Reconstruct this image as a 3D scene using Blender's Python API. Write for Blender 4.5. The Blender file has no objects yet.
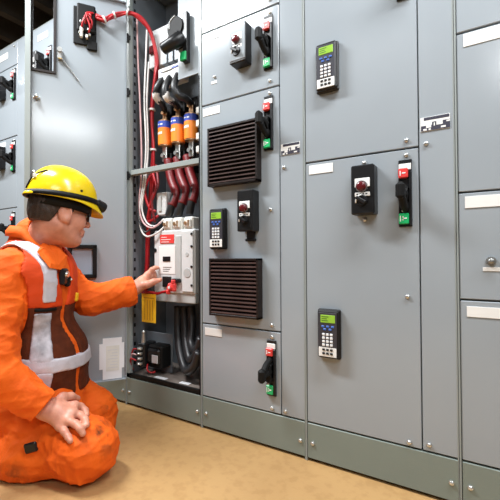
import bpy, bmesh, math, random
import numpy as np
from mathutils import Vector, Matrix
random.seed(7)
S = bpy.context.scene
COL = S.collection

# ------------------------------------------------------------------ camera, world, lights, exposure
cam_d = bpy.data.cameras.new('camera'); cam = bpy.data.objects.new('camera', cam_d); COL.objects.link(cam)
cam_d.sensor_width = 36.0; cam_d.lens = 26.37; cam_d.clip_start = .02
cam.matrix_world = Matrix(((0.851267, 0.012578, 0.524582, 1.0664), (0.524708, -0.010689, -0.851215, -1.3052), (-0.005099, 0.999864, -0.015699, .7766), (0, 0, 0, 1)))
S.camera = cam
S.view_settings.view_transform = 'Standard'; S.view_settings.look = 'None'
S.view_settings.gamma = 1.0; S.view_settings.use_curve_mapping = False
S.view_settings.exposure = -0.06
w = bpy.data.worlds.new('room_air'); S.world = w; w.use_nodes = True
w.node_tree.nodes['Background'].inputs[0].default_value = (.9, .95, 1, 1)
w.node_tree.nodes['Background'].inputs[1].default_value = .02
LAMPS = [(-2.5, -.95, 2.62, 40), (-.85, -.95, 2.62, 110), (1.4, -.60, 2.62, 47), (2.9, -.62, 2.62, 36), (.1, -2.55, 2.86, 2), (1.82, -2.42, 2.62, 25)]
def add_lamp(x, y, z, watts):
    l = bpy.data.lights.new('lamp_light', 'AREA'); l.shape = 'RECTANGLE'; l.size = 1.2; l.size_y = .22
    l.energy = watts; l.color = (.95, .98, 1.0)
    o = bpy.data.objects.new('lamp_light', l); COL.objects.link(o); o.location = (x, y, z)
    if y < -2.41 and x > 1: o.rotation_euler = (math.radians(50), 0, math.radians(35)); l.size = 1.25; l.size_y = .26; o.location.z = z - .12      # this fitting is aimed at the cabinets
    return o

# ------------------------------------------------------------------ materials
def mat(name, col, rough=.5, metal=0.0, var=.06, vscale=6.0, bump=0.0, bscale=60.0, spec=.5, emit=None, detail=3.0, col2=None):
    m = bpy.data.materials.new(name); m.use_nodes = True
    nt = m.node_tree; b = nt.nodes['Principled BSDF']
    b.inputs['Roughness'].default_value = rough; b.inputs['Metallic'].default_value = metal
    b.inputs['Specular IOR Level'].default_value = spec
    tc = nt.nodes.new('ShaderNodeTexCoord'); n = nt.nodes.new('ShaderNodeTexNoise')
    n.inputs['Scale'].default_value = vscale; n.inputs['Detail'].default_value = detail
    nt.links.new(tc.outputs['Object'], n.inputs['Vector'])
    r = nt.nodes.new('ShaderNodeValToRGB')
    c2 = col2 if col2 else tuple(min(1, c * (1 + var)) for c in col)
    r.color_ramp.elements[0].color = (*[c * (1 - var) for c in col], 1); r.color_ramp.elements[0].position = .3
    r.color_ramp.elements[1].color = (*c2, 1); r.color_ramp.elements[1].position = .7
    nt.links.new(n.outputs['Fac'], r.inputs['Fac']); nt.links.new(r.outputs['Color'], b.inputs['Base Color'])
    if bump:
        n2 = nt.nodes.new('ShaderNodeTexNoise'); n2.inputs['Scale'].default_value = bscale; n2.inputs['Detail'].default_value = 4
        nt.links.new(tc.outputs['Object'], n2.inputs['Vector'])
        bp = nt.nodes.new('ShaderNodeBump'); bp.inputs['Strength'].default_value = bump; bp.inputs['Distance'].default_value = .01
        nt.links.new(n2.outputs['Fac'], bp.inputs['Height']); nt.links.new(bp.outputs['Normal'], b.inputs['Normal'])
    if emit:
        b.inputs['Emission Color'].default_value = (*emit[0], 1); b.inputs['Emission Strength'].default_value = emit[1]
    return m
M = {}
M['paint'] = mat('grey_cabinet_paint', (.31, .345, .375), .16, 0, .04, 2.5, .02, 220)
M['paint_base'] = mat('grey_green_base_paint', (.20, .24, .215), .38, 0, .06, 3, .05, 200)
M['trim'] = mat('grey_green_trim', (.27, .30, .29), .35, 0, .05, 4)
M['inner'] = mat('galvanised_inner_steel', (.165, .185, .205), .42, .15, .12, 8, .05, 90)
M['plateink'] = mat('plate_ink', (.035, .033, .055), .5)
M['gasket'] = mat('dark_door_gap', (.015, .016, .017), .8)
M['black'] = mat('black_plastic', (.009, .009, .010), .36, 0, .15, 20, spec=.35)
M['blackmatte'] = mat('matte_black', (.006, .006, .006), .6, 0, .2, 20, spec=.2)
M['louver'] = mat('brown_black_louver', (.014, .009, .008), .42, 0, .2, 12, spec=.3)
M['slat'] = mat('brown_slat', (.062, .036, .032), .4, 0, .2, 14)
M['keyface'] = mat('keypad_face', (.035, .035, .045), .4)
M['lcd'] = mat('green_screen', (.24, .44, .04), .3, 0, .05, 40, emit=((.30, .62, .03), .12))
M['lcdtext'] = mat('screen_text', (.05, .12, .02), .4)
M['bluekey'] = mat('blue_key', (.05, .13, .45), .4)
M['whitekey'] = mat('white_key', (.72, .73, .74), .4)
M['white'] = mat('white_label', (.80, .80, .78), .45, 0, .03, 12)
M['offwhite'] = mat('cream_label', (.72, .71, .66), .5, 0, .05, 30)
M['red'] = mat('red_marker', (.72, .05, .045), .35, 0, .05, 20)
M['redbutton'] = mat('dark_red_button', (.10, .006, .009), .22, 0, .05, 20)
M['green'] = mat('green_marker', (.01, .42, .13), .35, 0, .08, 20)
M['steel'] = mat('bright_screw_steel', (.62, .62, .60), .28, .85, .05, 20)
M['darksteel'] = mat('dull_steel', (.28, .28, .27), .4, .8, .1, 20)
M['copper'] = mat('copper_lug', (.55, .33, .18), .35, .8, .15, 30)
M['floor'] = None
M['breaker'] = mat('pale_grey_breaker_case', (.62, .63, .63), .45, 0, .04, 12)
M['breaker2'] = mat('grey_breaker_cover', (.45, .46, .45), .5, 0, .06, 12)
M['fuse_orange'] = mat('orange_fuse_paper', (.90, .25, .02), .4, 0, .06, 20)
M['fuse_blue'] = mat('blue_fuse_band', (.03, .07, .42), .4, 0, .06, 20)
M['redwire'] = mat('red_wire', (.38, .008, .013), .4, 0, .15, 30)
M['darkredwire'] = mat('dark_red_cable', (.17, .006, .008), .45, 0, .15, 20)
M['whitewire'] = mat('white_wire', (.66, .64, .62), .45, 0, .1, 20)
M['pinkwire'] = mat('pinkish_wire', (.55, .34, .34), .45, 0, .1, 20)
M['blackcable'] = mat('black_cable', (.014, .014, .015), .42, 0, .2, 20)
M['greycable'] = mat('grey_cable', (.022, .022, .024), .42, 0, .2, 20)
M['yellowtag'] = mat('yellow_tag', (.86, .50, .015), .5, 0, .04, 20)
M['tagprint'] = mat('tag_print', (.45, .24, .01), .5)
M['paper'] = mat('white_paper', (.82, .82, .84), .7, 0, .03, 8)
M['paperprint'] = mat('paper_print', (.62, .63, .66), .7)
M['silltray'] = mat('dusty_floor_pan', (.22, .18, .155), .6, 0, .2, 12, .05, 60)
M['lampwhite'] = mat('lamp_housing', (.8, .8, .8), .5)
M['lampglow'] = mat('lamp_diffuser', (.9, .9, .9), .5, emit=((1, .98, .95), 4.0))
M['ceil'] = mat('dark_ceiling', (.022, .019, .016), .8, 0, .3, 3)
M['beam'] = mat('brown_ceiling_beam', (.075, .065, .055), .6, 0, .25, 5)
M['wall'] = mat('pale_room_wall', (.22, .23, .24), .8, 0, .05, 2)
M['glass_screen'] = mat('grey_screen_back', (.30, .38, .46), .3, 0, .06, 12)

def mat_floor():
    m = mat('tan_concrete_floor', (.45, .265, .108), .42, 0, .08, 2.2, .06, 130, col2=(.52, .315, .13), detail=8)
    nt = m.node_tree; b = nt.nodes['Principled BSDF']
    tc = [n for n in nt.nodes if n.type == 'TEX_COORD'][0]
    base = b.inputs['Base Color'].links[0].from_socket
    n = nt.nodes.new('ShaderNodeTexNoise'); n.inputs['Scale'].default_value = 34; n.inputs['Detail'].default_value = 6
    nt.links.new(tc.outputs['Object'], n.inputs['Vector'])
    r = nt.nodes.new('ShaderNodeValToRGB'); r.color_ramp.elements[0].position = .36; r.color_ramp.elements[0].color = (.84, .80, .76, 1)
    r.color_ramp.elements[1].position = .52; r.color_ramp.elements[1].color = (1, 1, 1, 1)
    nt.links.new(n.outputs['Fac'], r.inputs['Fac'])
    mx = nt.nodes.new('ShaderNodeMixRGB'); mx.blend_type = 'MULTIPLY'; mx.inputs[0].default_value = .6
    nt.links.new(base, mx.inputs[1]); nt.links.new(r.outputs['Color'], mx.inputs[2]); nt.links.new(mx.outputs[0], b.inputs['Base Color'])
    return m
M['floor'] = mat_floor()

# ------------------------------------------------------------------ mesh helpers
class MB:
    def __init__(self): self.v = []; self.f = []; self.sm = []
    def add(self, vs, fs, smooth=False):
        o = len(self.v); self.v += [tuple(x) for x in vs]; self.f += [tuple(i + o for i in f) for f in fs]; self.sm += [smooth] * len(fs); return self
    def box(self, x0, x1, y0, y1, z0, z1, bev=0.0, T=None):
        if x0 > x1: x0, x1 = x1, x0
        if y0 > y1: y0, y1 = y1, y0
        if z0 > z1: z0, z1 = z1, z0
        b = min(bev, (x1 - x0) * .45, (y1 - y0) * .45, (z1 - z0) * .45)
        if b <= 0:
            vs = [(x, y, z) for x in (x0, x1) for y in (y0, y1) for z in (z0, z1)]
            fs = [(0, 1, 3, 2), (4, 6, 7, 5), (0, 4, 5, 1), (2, 3, 7, 6), (0, 2, 6, 4), (1, 5, 7, 3)]
        else:
            c = ((x0 + x1) / 2, (y0 + y1) / 2, (z0 + z1) / 2); h = ((x1 - x0) / 2, (y1 - y0) / 2, (z1 - z0) / 2)
            vs = []; ix = {}
            for sx in (-1, 1):
                for sy in (-1, 1):
                    for sz in (-1, 1):
                        s = (sx, sy, sz)
                        for a in range(3):
                            ix[(s, a)] = len(vs)
                            vs.append(tuple(c[i] + s[i] * (h[i] - (0 if i == a else b)) for i in range(3)))
            fs = []
            def quad(q):
                p = [Vector(vs[i]) for i in q]; n = (p[1] - p[0]).cross(p[2] - p[0])
                m = sum(p, Vector()) / len(p) - Vector(c)
                fs.append(tuple(q) if n.dot(m) > 0 else tuple(reversed(q)))
            for a in range(3):
                o1, o2 = [i for i in range(3) if i != a]
                for s in (-1, 1):
                    q = []
                    for (p1, p2) in ((-1, -1), (1, -1), (1, 1), (-1, 1)):
                        k = [0, 0, 0]; k[a] = s; k[o1] = p1; k[o2] = p2; q.append(ix[(tuple(k), a)])
                    quad(q)
                for p1 in (-1, 1):
                    for p2 in (-1, 1):
                        e = []
                        for s in (-1, 1):
                            k = [0, 0, 0]; k[a] = s; k[o1] = p1; k[o2] = p2; e.append(tuple(k))
                        quad([ix[(e[0], o1)], ix[(e[1], o1)], ix[(e[1], o2)], ix[(e[0], o2)]])
            for sx in (-1, 1):
                for sy in (-1, 1):
                    for sz in (-1, 1):
                        quad([ix[((sx, sy, sz), a)] for a in range(3)])
        if T: vs = [T @ Vector(p) for p in vs]
        return self.add(vs, fs)
    def cyl(self, a, b, ra, rb=None, n=14, smooth=True, cap=True):
        rb = ra if rb is None else rb
        a = Vector(a); b = Vector(b); d = (b - a).normalized()
        u = d.cross(Vector((0, 0, 1)) if abs(d.z) < .9 else Vector((1, 0, 0))).normalized(); v = d.cross(u)
        vs = []
        for (c, r) in ((a, ra), (b, rb)):
            for i in range(n):
                t = 2 * math.pi * i / n; vs.append(c + (u * math.cos(t) + v * math.sin(t)) * r)
        self.add(vs, [(i, (i + 1) % n, n + (i + 1) % n, n + i) for i in range(n)], smooth)
        if cap:
            self.add(vs[:n], [tuple(reversed(range(n)))]); self.add(vs[n:], [tuple(range(n))])
        return self
    def tube(self, pts, r, n=8, sub=6):
        P = [Vector(p) for p in pts]; Q = []
        for i in range(len(P) - 1):
            p0 = P[max(i - 1, 0)]; p1 = P[i]; p2 = P[i + 1]; p3 = P[min(i + 2, len(P) - 1)]
            for k in range(sub):
                t = k / sub
                Q.append(.5 * ((2 * p1) + (p2 - p0) * t + (2 * p0 - 5 * p1 + 4 * p2 - p3) * t * t + (3 * p1 - p0 - 3 * p2 + p3) * t ** 3))
        Q.append(P[-1])
        vs = []; pu = None
        for i, q in enumerate(Q):
            d = (Q[min(i + 1, len(Q) - 1)] - Q[max(i - 1, 0)]).normalized()
            if pu is None: pu = d.orthogonal().normalized()
            u = (pu - d * pu.dot(d)).normalized(); pu = u; v = d.cross(u)
            rr = r[0] + (r[1] - r[0]) * i / (len(Q) - 1) if isinstance(r, tuple) else r
            for k in range(n):
                t = 2 * math.pi * k / n; vs.append(q + (u * math.cos(t) + v * math.sin(t)) * rr)
        fs = [(i * n + k, i * n + (k + 1) % n, (i + 1) * n + (k + 1) % n, (i + 1) * n + k) for i in range(len(Q) - 1) for k in range(n)]
        fs += [tuple(reversed(range(n))), tuple(range((len(Q) - 1) * n, len(Q) * n))]
        return self.add(vs, fs, True)
    def ball(self, c, r, n=12, m=8):
        c = Vector(c); r = r if isinstance(r, tuple) else (r, r, r); vs = [c + Vector((0, 0, r[2]))]
        for j in range(1, m):
            for i in range(n):
                a = math.pi * j / m; t = 2 * math.pi * i / n
                vs.append(c + Vector((r[0] * math.sin(a) * math.cos(t), r[1] * math.sin(a) * math.sin(t), r[2] * math.cos(a))))
        vs.append(c - Vector((0, 0, r[2]))); L = len(vs) - 1
        fs = [(0, 1 + i, 1 + (i + 1) % n) for i in range(n)]
        for j in range(m - 2):
            for i in range(n):
                a = 1 + j * n + i; b = 1 + j * n + (i + 1) % n; fs.append((a, a + n, b + n, b))
        o = 1 + (m - 2) * n
        fs += [(o + i, L, o + (i + 1) % n) for i in range(n)]
        return self.add(vs, fs, True)
    def prism(self, poly, y0, y1):
        """poly in (x, z), extruded along y"""
        n = len(poly); vs = [(x, y0, z) for x, z in poly] + [(x, y1, z) for x, z in poly]
        fs = [tuple(range(n)), tuple(reversed(range(n, 2 * n)))] + [(i, n + i, n + (i + 1) % n, (i + 1) % n) for i in range(n)]
        return self.add(vs, fs)
    def mapv(self, fn): self.v = [tuple(fn(*p)) for p in self.v]; return self
    def mesh(self, name, m, o=(0, 0, 0)):
        me = bpy.data.meshes.new(name); me.from_pydata([(x - o[0], y - o[1], z - o[2]) for x, y, z in self.v], [], self.f)
        me.polygons.foreach_set('use_smooth', self.sm); me.materials.append(m)
        bm = bmesh.new(); bm.from_mesh(me); bmesh.ops.recalc_face_normals(bm, faces=bm.faces); bm.to_mesh(me); bm.free()
        me.update(); return me
    def build(self, name, m, parent=None, label=None, kind=None):
        o3 = wloc(parent)
        if parent is None:
            xs = list(zip(*self.v)); o3 = ((min(xs[0]) + max(xs[0])) / 2, (min(xs[1]) + max(xs[1])) / 2, min(xs[2]))
        o = bpy.data.objects.new(name, self.mesh(name, m, o3)); COL.objects.link(o)
        if parent is None: o.location = o3
        else: o.parent = parent
        if label: o['label'] = label
        if kind: o['kind'] = kind
        return o
def wloc(o):
    p = Vector((0, 0, 0))
    while o is not None: p = p + Vector(o.location); o = o.parent
    return p
def thing(name, label, cat, loc=(0, 0, 0), group=None):
    o = bpy.data.objects.new(name, None); COL.objects.link(o); o.location = loc; o.empty_display_size = .05
    o['label'] = label; o['category'] = cat
    if group: o['group'] = group
    return o
def tag(o, label, cat, group=None):
    o['label'] = label; o['category'] = cat
    if group: o['group'] = group
    return o
def struct(name, mb, m):
    o = mb.build(name, m); o['kind'] = 'structure'; return o

# ------------------------------------------------------------------ room shell
struct('floor', MB().box(-6, 4.5, -3.6, 1.6, -.1, 0), M['floor'])
struct('ceiling', MB().box(-6, 4.5, -3.6, 1.6, 3.5, 3.6), M['ceil'])
struct('wall_front', MB().box(-6, 4.5, -3.7, -3.6, -.1, 3.6), M['wall'])
struct('wall_back', MB().box(-6, 4.5, 1.6, 1.7, -.1, 3.6), M['wall'])
struct('wall_left', MB().box(-6.1, -6, -3.7, 1.7, -.1, 3.6), M['wall'])
struct('wall_right', MB().box(4.5, 4.6, -3.7, 1.7, -.1, 3.6), M['wall'])
for i in range(16):
    x = -5.8 + i * .45
    tag(MB().box(x, x + .09, -3.6, 1.6, 3.28, 3.5).build('ceiling_beam', M['beam']), 'brown beam under the dark ceiling above the cabinets', 'beam', 'ceiling beams above the cabinets')
for i, (x, y, z, e) in enumerate(LAMPS):
    t = thing('ceiling_light', 'long white fluorescent fitting ' + ('above the far left cabinets', 'above the kneeling man', 'above the cabinet with two keypads', 'furthest right along the cabinets', 'behind the camera, left one', 'behind the camera, right one')[i], 'light', (x, y, z), 'fluorescent fittings over the aisle')
    MB().box(x - .66, x + .66, y - .15, y + .15, z + .02, z + .09, .01).build('lamp_housing', M['lampwhite'], t)
    MB().cyl((x - .45, y, z + .08), (x - .45, y, 3.5), .008, n=8).build('hanger_rod', M['darksteel'], t)
    MB().cyl((x + .45, y, z + .08), (x + .45, y, 3.5), .008, n=8).build('hanger_rod', M['darksteel'], t)
    add_lamp(x, y, z, e)

# ------------------------------------------------------------------ cabinet row
BASE = .145; TOP = 2.286; SW = .508; UW = .404; DEEP = .50
SCREW = None
def screw(parent, x, z, y=0.0, r=.0075):
    global SCREW
    if SCREW is None:
        mb = MB().cyl((0, 0, 0), (0, -.004, 0), .0082, .0075, 12); mb.ball((0, -.004, 0), (.0072, .004, .0072), 12, 6)
        mb.box(-.006, .006, -.0085, -.0078, -.0008, .0008)
        SCREW = mb.mesh('screw', M['steel'])
    o = bpy.data.objects.new('screw', SCREW); COL.objects.link(o); o.parent = parent
    o.location = Vector((x, y, z)) - wloc(parent); return o

def cabinet(X, label, opened=False):
    c = thing('electrical_cabinet', label, 'cabinet', (X + SW / 2, 0, 0), 'grey cabinets standing in one row')
    f = MB()
    t = .004
    f.box(X + .001, X + .001 + t, .0, DEEP, .0, TOP); f.box(X + SW - .001 - t, X + SW - .001, .0, DEEP, .0, TOP)
    f.box(X + .005, X + SW - .005, DEEP - .006, DEEP, 0, TOP)
    f.box(X + .005, X + SW - .005, .0, DEEP - .006, TOP - .006, TOP)
    if not opened:
        f.box(X + .005, X + SW - .005, .022, .03, BASE, TOP - .006)
    fr = f.build('cabinet_frame', M['inner'] if opened else M['trim'], c)
    MB().box(X + .0005, X + .0055, -.003, .02, .0, TOP, .001).build('edge_strip', M['trim'], c)
    b = MB().box(X + .007, X + SW - .003, -.001, .02, .012, BASE - .003, .0015).build('base_panel', M['paint_base'], c)
    screw(b, X + .028, .07, -.001); screw(b, X + .486, .069, -.001)
    return c
def door(c, x0, x1, z0, z1, screws=()):
    d = MB().box(x0 + .003, x1 - .002, 0, .02, z0 + .003, z1 - .003, .002).build('unit_door', M['paint'], c)
    for (x, z) in screws: screw(d, x, z)
    return d
def wireway(c, X, screws=()):
    d = MB().box(X + UW + .002, X + SW - .003, 0, .02, BASE + .003, TOP - .003, .002).build('wireway_door', M['paint'], c)
    for (x, z) in screws: screw(d, x, z)
    return d
def label_plate(c, x, z, w=.094, h=.034):
    MB().box(x, x + w, -.0022, -.0002, z - h, z, .0006).build('label_plate', M['white'], c)
def louver_vent(c, x0, x1, z0, z1, n=14, d=.038):
    v = MB(); e = .009
    v.box(x0, x0 + e, -d, 0, z0, z1, .001); v.box(x1 - e, x1, -d, 0, z0, z1, .001)
    v.box(x0, x1, -d, 0, z1 - e, z1, .001); v.box(x0, x1, -d, 0, z0, z0 + e, .001); v.box(x0 + .003, x1 - .003, -.006, -.0005, z0 + .003, z1 - .003)
    vent = v.build('louver_vent', M['louver'], c)
    p = (z1 - z0 - 2 * e) / n; me = None
    for i in range(n):
        z = z0 + e + p * (i + .5)
        if me is None:
            s = MB().add([(x0 + e - x0, -d + .001, -p * .30), (x1 - e - x0, -d + .001, -p * .30), (x1 - e - x0, -d + .001, -p * .02), (x0 + e - x0, -d + .001, -p * .02),
                          (x0 + e - x0, -d + .022, p * .20), (x1 - e - x0, -d + .022, p * .20), (x1 - e - x0, -d + .022, p * .42), (x0 + e - x0, -d + .022, p * .42)],
                         [(0, 1, 2, 3), (4, 7, 6, 5), (0, 4, 5, 1), (3, 2, 6, 7), (0, 3, 7, 4), (1, 5, 6, 2)])
            me = s.mesh('slat', M['slat'])
        o = bpy.data.objects.new('slat', me); COL.objects.link(o); o.parent = vent; o.location = Vector((x0, 0, z)) - wloc(c)
    return vent
def keypad(c, x, z, w=.077, h=.172):
    """x left, z top"""
    d = .030
    k = MB().box(x - .004, x + w + .004, -.016, -.0005, z - h - .004, z + .003, .004); k.box(x, x + w, -d, -.012, z - h, z, .005)
    b = k.build('keypad', M['black'], c)
    MB().box(x + .004, x + w - .004, -d - .0015, -d + .001, z - h + .038, z - .008, .001).build('face_plate', M['keyface'], b)
    MB().box(x + .013, x + w - .010, -d - .0028, -d, z - .044, z - .016, .001).build('screen', M['lcd'], b, 'lit green display')
    s = MB()
    for r in range(3): s.box(x + .017, x + .017 + (.026, .020, .024)[r], -d - .0032, -d - .0026, z - .0235 - r * .007, z - .021 - r * .007)
    s.build('screen_text', M['lcdtext'], b)
    a = MB()
    for (u, v) in ((.016, .056), (.034, .056), (.052, .056), (.023, .066), (.043, .066)): a.box(x + u, x + u + .011, -d - .0045, -d, z - v - .0055, z - v + .002, .0015)
    a.build('arrow_keys', M['bluekey'], b, 'small blue keys', 'stuff')
    a = MB()
    for r in range(4):
        for q in range(3): a.box(x + .019 + q * .0145, x + .029 + q * .0145, -d - .0045, -d, z - .084 - r * .0125 - .0065, z - .084 - r * .0125 + .002, .0012)
    a.build('number_keys', M['whitekey'], b, 'small white keys', 'stuff')
    MB().box(x + .005, x + w - .006, -d - .002, -d + .001, z - h + .006, z - h + .040, .001).build('control_plate', M['white'], b, 'white strip with dark keys')
    a = MB()
    for r in range(2):
        for q in range(3): a.box(x + .019 + q * .0145, x + .029 + q * .0145, -d - .0045, -d, z - h + .014 + r * .0135, z - h + .0215 + r * .0135, .001)
    a.build('control_keys', M['black'], b, None, 'stuff')
    return b
def pilot_box(c, x0, x1, z0, z1, grey=False, tab=False, scr=False, d=.055):
    b = MB().box(x0, x1, -d, -.0005, z0, z1, .004)
    if tab: b.box(x0 + .018, x1 - .018, -.012, -.0005, z0 - .036, z0 + .004, .003); b.box(x0 + .014, x1 - .014, -.016, -.0005, z0 - .040, z0 - .028, .003)
    o = b.build('button_box', M['black'], c)
    xc = (x0 + x1) / 2 + .000; zc = (z0 + z1) / 2 - .002
    if grey: MB().box(x0 + .001, x1 - .001, -d - .002, -d + .003, z0 + .010, z1 - .001, .001).build('face_plate', M['paint'], o, 'grey front imitating lamp glare on the black box')  # box front is black; lamp glare on it is put into this grey
    MB().box(xc - .025, xc + .025, -d - .0032, -d, zc + .010, zc + .040, .001).build('legend_plate', M['white'], o, 'white legend plate')
    MB().box(xc - .025, xc + .025, -d - .0032, -d, zc - .022, zc - .008, .001).build('legend_plate', M['white'], o, 'white legend plate')
    lm = MB()
    for i in range(4): lm.box(xc - .019 + i * .010, xc - .013 + i * .010, -d - .0036, -d - .003, zc - .016, zc - .012)
    lm.build('legend_marks', M['gasket'], o)
    r = MB().cyl((xc - .002, -d, zc + .012), (xc - .002, -d - .005, zc + .012), .0205, .0195, 20)
    r.build('button_ring', M['darksteel'], o)
    r = MB().cyl((xc - .002, -d - .004, zc + .012), (xc - .002, -d - .015, zc + .012), .0170, .0155, 18); r.ball((xc - .002, -d - .015, zc + .012), (.0150, .005, .0150), 16, 8)
    r.build('red_button', M['redbutton'], o, 'dark red round push button')
    k = MB().cyl((xc - .001, -d, zc - .036), (xc - .001, -d - .009, zc - .036), .0195, .0180, 18)
    T = Matrix.Translation((xc - .001, -d - .008, zc - .036)) @ Matrix.Rotation(math.radians(35), 4, 'Y')
    k.box(-.018, .018, -.016, .002, -.006, .006, .002, T)
    kk = k.build('selector_switch', M['black'], o, 'black two way selector knob')
    mk = MB(); mk.tube([(xc - .020, -d - .010, zc - .044), (xc - .016, -d - .012, zc - .026), (xc - .001, -d - .012, zc - .0175)], .0028, 6, 4); mk.build('pointer_mark', M['white'], o, 'white curved pointer line')
    if scr:
        screw(o, (x0 + x1) / 2 - .006, z1 + .018); screw(o, (x0 + x1) / 2 - .006, z0 - .014)
    return o
def disconnect(c, x, z, up=True, w=.041, h=.222):
    """x left, z top of the bezel"""
    b = MB().box(x, x + w, -.006, -.0005, z - h, z, .001)
    b.box(x + w - .008, x + w, -.016, -.004, z - h + .004, z - .036, .001); b.box(x, x + .005, -.010, -.004, z - h + .004, z - .050, .001)
    o = b.build('disconnect_switch', M['black'], c)
    MB().box(x + .001, x + w - .002, -.009, -.005, z - .034, z - .013, .001).build('on_plate', M['white'], o, 'white strip')
    rz = z - .062
    MB().box(x + .001, x + w - .010, -.020, -.006, rz, rz + .032, .003).build('on_marker', M['red'], o, 'red marker')
    t = MB(); t.box(x + .006, x + .009, -.0208, -.0195, rz + .008, rz + .024); t.box(x + .013, x + .024, -.0208, -.0195, rz + .014, rz + .018); t.build('marker_print', M['white'], o)
    gz = z - h + .008
    MB().box(x + .001, x + w - .009, -.018, -.006, gz, gz + .036, .003).build('off_marker', M['green'], o, 'green marker')
    t = MB(); t.box(x + .005, x + .008, -.0188, -.0175, gz + .009, gz + .028); t.box(x + .013, x + .026, -.0188, -.0175, gz + .017, gz + .021); t.box(x + .013, x + .016, -.0188, -.0175, gz + .012, gz + .026); t.build('marker_print', M['white'], o)
    s = 1 if up else -1; zc = z - h / 2 - .008; xc = x + w * .46
    k = MB(); k.cyl((xc - .014, -.018, zc), (xc + .013, -.018, zc), .026, None, 18)
    k.box(xc - .013, xc + .013, -.032, -.006, zc - .046, zc + .030, .005)
    k.tube([(xc, -.022, zc), (xc, -.045, zc + s * .004), (xc - .001, -.070, zc + s * .006)], (.0150, .0130), 10, 5)
    k.box(xc - .016, xc + .012, -.092, -.060, zc - .026 + s * .006, zc + .028 + s * .006, .009)
    k.tube([(xc + .001, -.070, zc - s * .010), (xc + .001, -.048, zc - s * .030), (xc + .002, -.018, zc - s * .046)], (.0125, .0115), 10, 5)
    k.build('handle', M['blackmatte'], o, 'black lever handle')
    g = MB(); g.ball((xc - .004, -.022, zc - .0505), .0045, 8, 6); g.build('lever_screw', M['steel'], o)
    return o
def name_plate(c, x0, x1, z0, z1):
    o = MB().box(x0, x1, -.0022, -.0002, z0, z1, .0005).build('name_plate', M['white'], c, 'white plate printed in blocks of black')
    w_ = x1 - x0; h_ = z1 - z0; q = MB()
    for (a, b, e, g) in ((.12, .98, .76, .97), (.02, .40, .02, .40), (.40, 1.0, .02, .60)): q.box(x0 + a * w_, x0 + b * w_, -.0026, -.0020, z0 + e * h_, z0 + g * h_)
    q.build('plate_print', M['plateink'], o)
    q = MB()
    for (a, b, e, g) in ((.20, .37, .22, .44), (.55, .76, .34, .66), (.10, .22, .06, .18), (.28, .36, .06, .16), (.70, .86, .10, .22), (.88, 1.0, .46, .56), (.46, .50, .30, .52)): q.box(x0 + a * w_, x0 + b * w_, -.0030, -.0024, z0 + e * h_, z0 + g * h_)
    q.build('print_blocks', M['white'], o)

# ---- second cabinet from the open one: two vents, two button boxes, three levers
c2 = cabinet(0.0, 'grey cabinet with two black louvred vents, right beside the opened cabinet')
door(c2, .004, UW, 1.794, TOP, [(.364, 1.822)])
d = door(c2, .004, UW, 1.460, 1.794, [(.364, 1.767), (.081, 1.578), (.362, 1.488)])
MB().box(.062, .094, -.002, -.0002, 1.548, 1.560, .0005).build('small_plate', M['white'], d)
door(c2, .004, UW, .472, 1.460, [(.362, 1.436), (.363, .963), (.366, .497)])
door(c2, .004, UW, BASE, .472, [(.366, .449), (.364, .165)])
wireway(c2, 0.0, [(.423, 1.126), (.423, .166)])
for (x, z) in ((.015, 1.785), (.015, 1.445), (.022, .455)): label_plate(c2, x, z)
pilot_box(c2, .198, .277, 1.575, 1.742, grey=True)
disconnect(c2, .337, 1.756)
louver_vent(c2, .067, .320, 1.080, 1.336)
disconnect(c2, .336, 1.426)
keypad(c2, .069, .981)
pilot_box(c2, .233, .309, .876, 1.044, tab=True)
louver_vent(c2, .074, .322, .519, .766)
disconnect(c2, .343, .437, up=False)
name_plate(c2, .410, .492, 1.174, 1.219)

# ---- third cabinet: two tall doors
c3 = cabinet(SW, 'grey cabinet with two tall doors, each with a green-screen keypad')
door(c3, SW + .004, SW + UW, 1.130, TOP, [(.875, 1.157), (.875, 2.2)])
door(c3, SW + .004, SW + UW, BASE, 1.130, [(.874, 1.108), (.873, .639), (.873, .162)])
wireway(c3, SW, [(.934, 1.136), (.932, .169)])
label_plate(c3, .529, 1.118)
keypad(c3, .570, 1.555); keypad(c3, .569, .577)
pilot_box(c3, .704, .782, .915, 1.083, scr=True)
disconnect(c3, .850, 1.092); disconnect(c3, .850, 1.852)
name_plate(c3, .918, 1.003, 1.176, 1.222)

# ---- fourth cabinet at the right edge
c4 = cabinet(2 * SW, 'grey cabinet with blank doors and one round knob, furthest right')
door(c4, 1.02, 1.42, 1.465, TOP); door(c4, 1.02, 1.42, .968, 1.465); d = door(c4, 1.02, 1.42, .638, .968); door(c4, 1.02, 1.42, BASE, .638)
wireway(c4, 2 * SW)
label_plate(c4, 1.042, 1.458, .12, .040); label_plate(c4, 1.040, .955, .12, .036); label_plate(c4, 1.041, .619, .12, .032)
MB().box(1.084, 1.15, -.002, -.0002, .727, .739, .0005).build('small_plate', M['white'], d)
k = MB().cyl((1.105, 0, .757), (1.105, -.010, .757), .014, .013, 18); k.cyl((1.105, -.010, .757), (1.105, -.017, .757), .010, .009, 16); k.ball((1.105, -.017, .757), (.0085, .004, .0085), 14, 6)
k.build('round_knob', M['darksteel'], c4)
cabinet_5 = cabinet(3 * SW, 'grey cabinet with plain doors beyond the right edge of the photo')
door(cabinet_5, 1.528, 1.928, 1.1, TOP); door(cabinet_5, 1.528, 1.928, BASE, 1.1); wireway(cabinet_5, 3 * SW)

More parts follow.
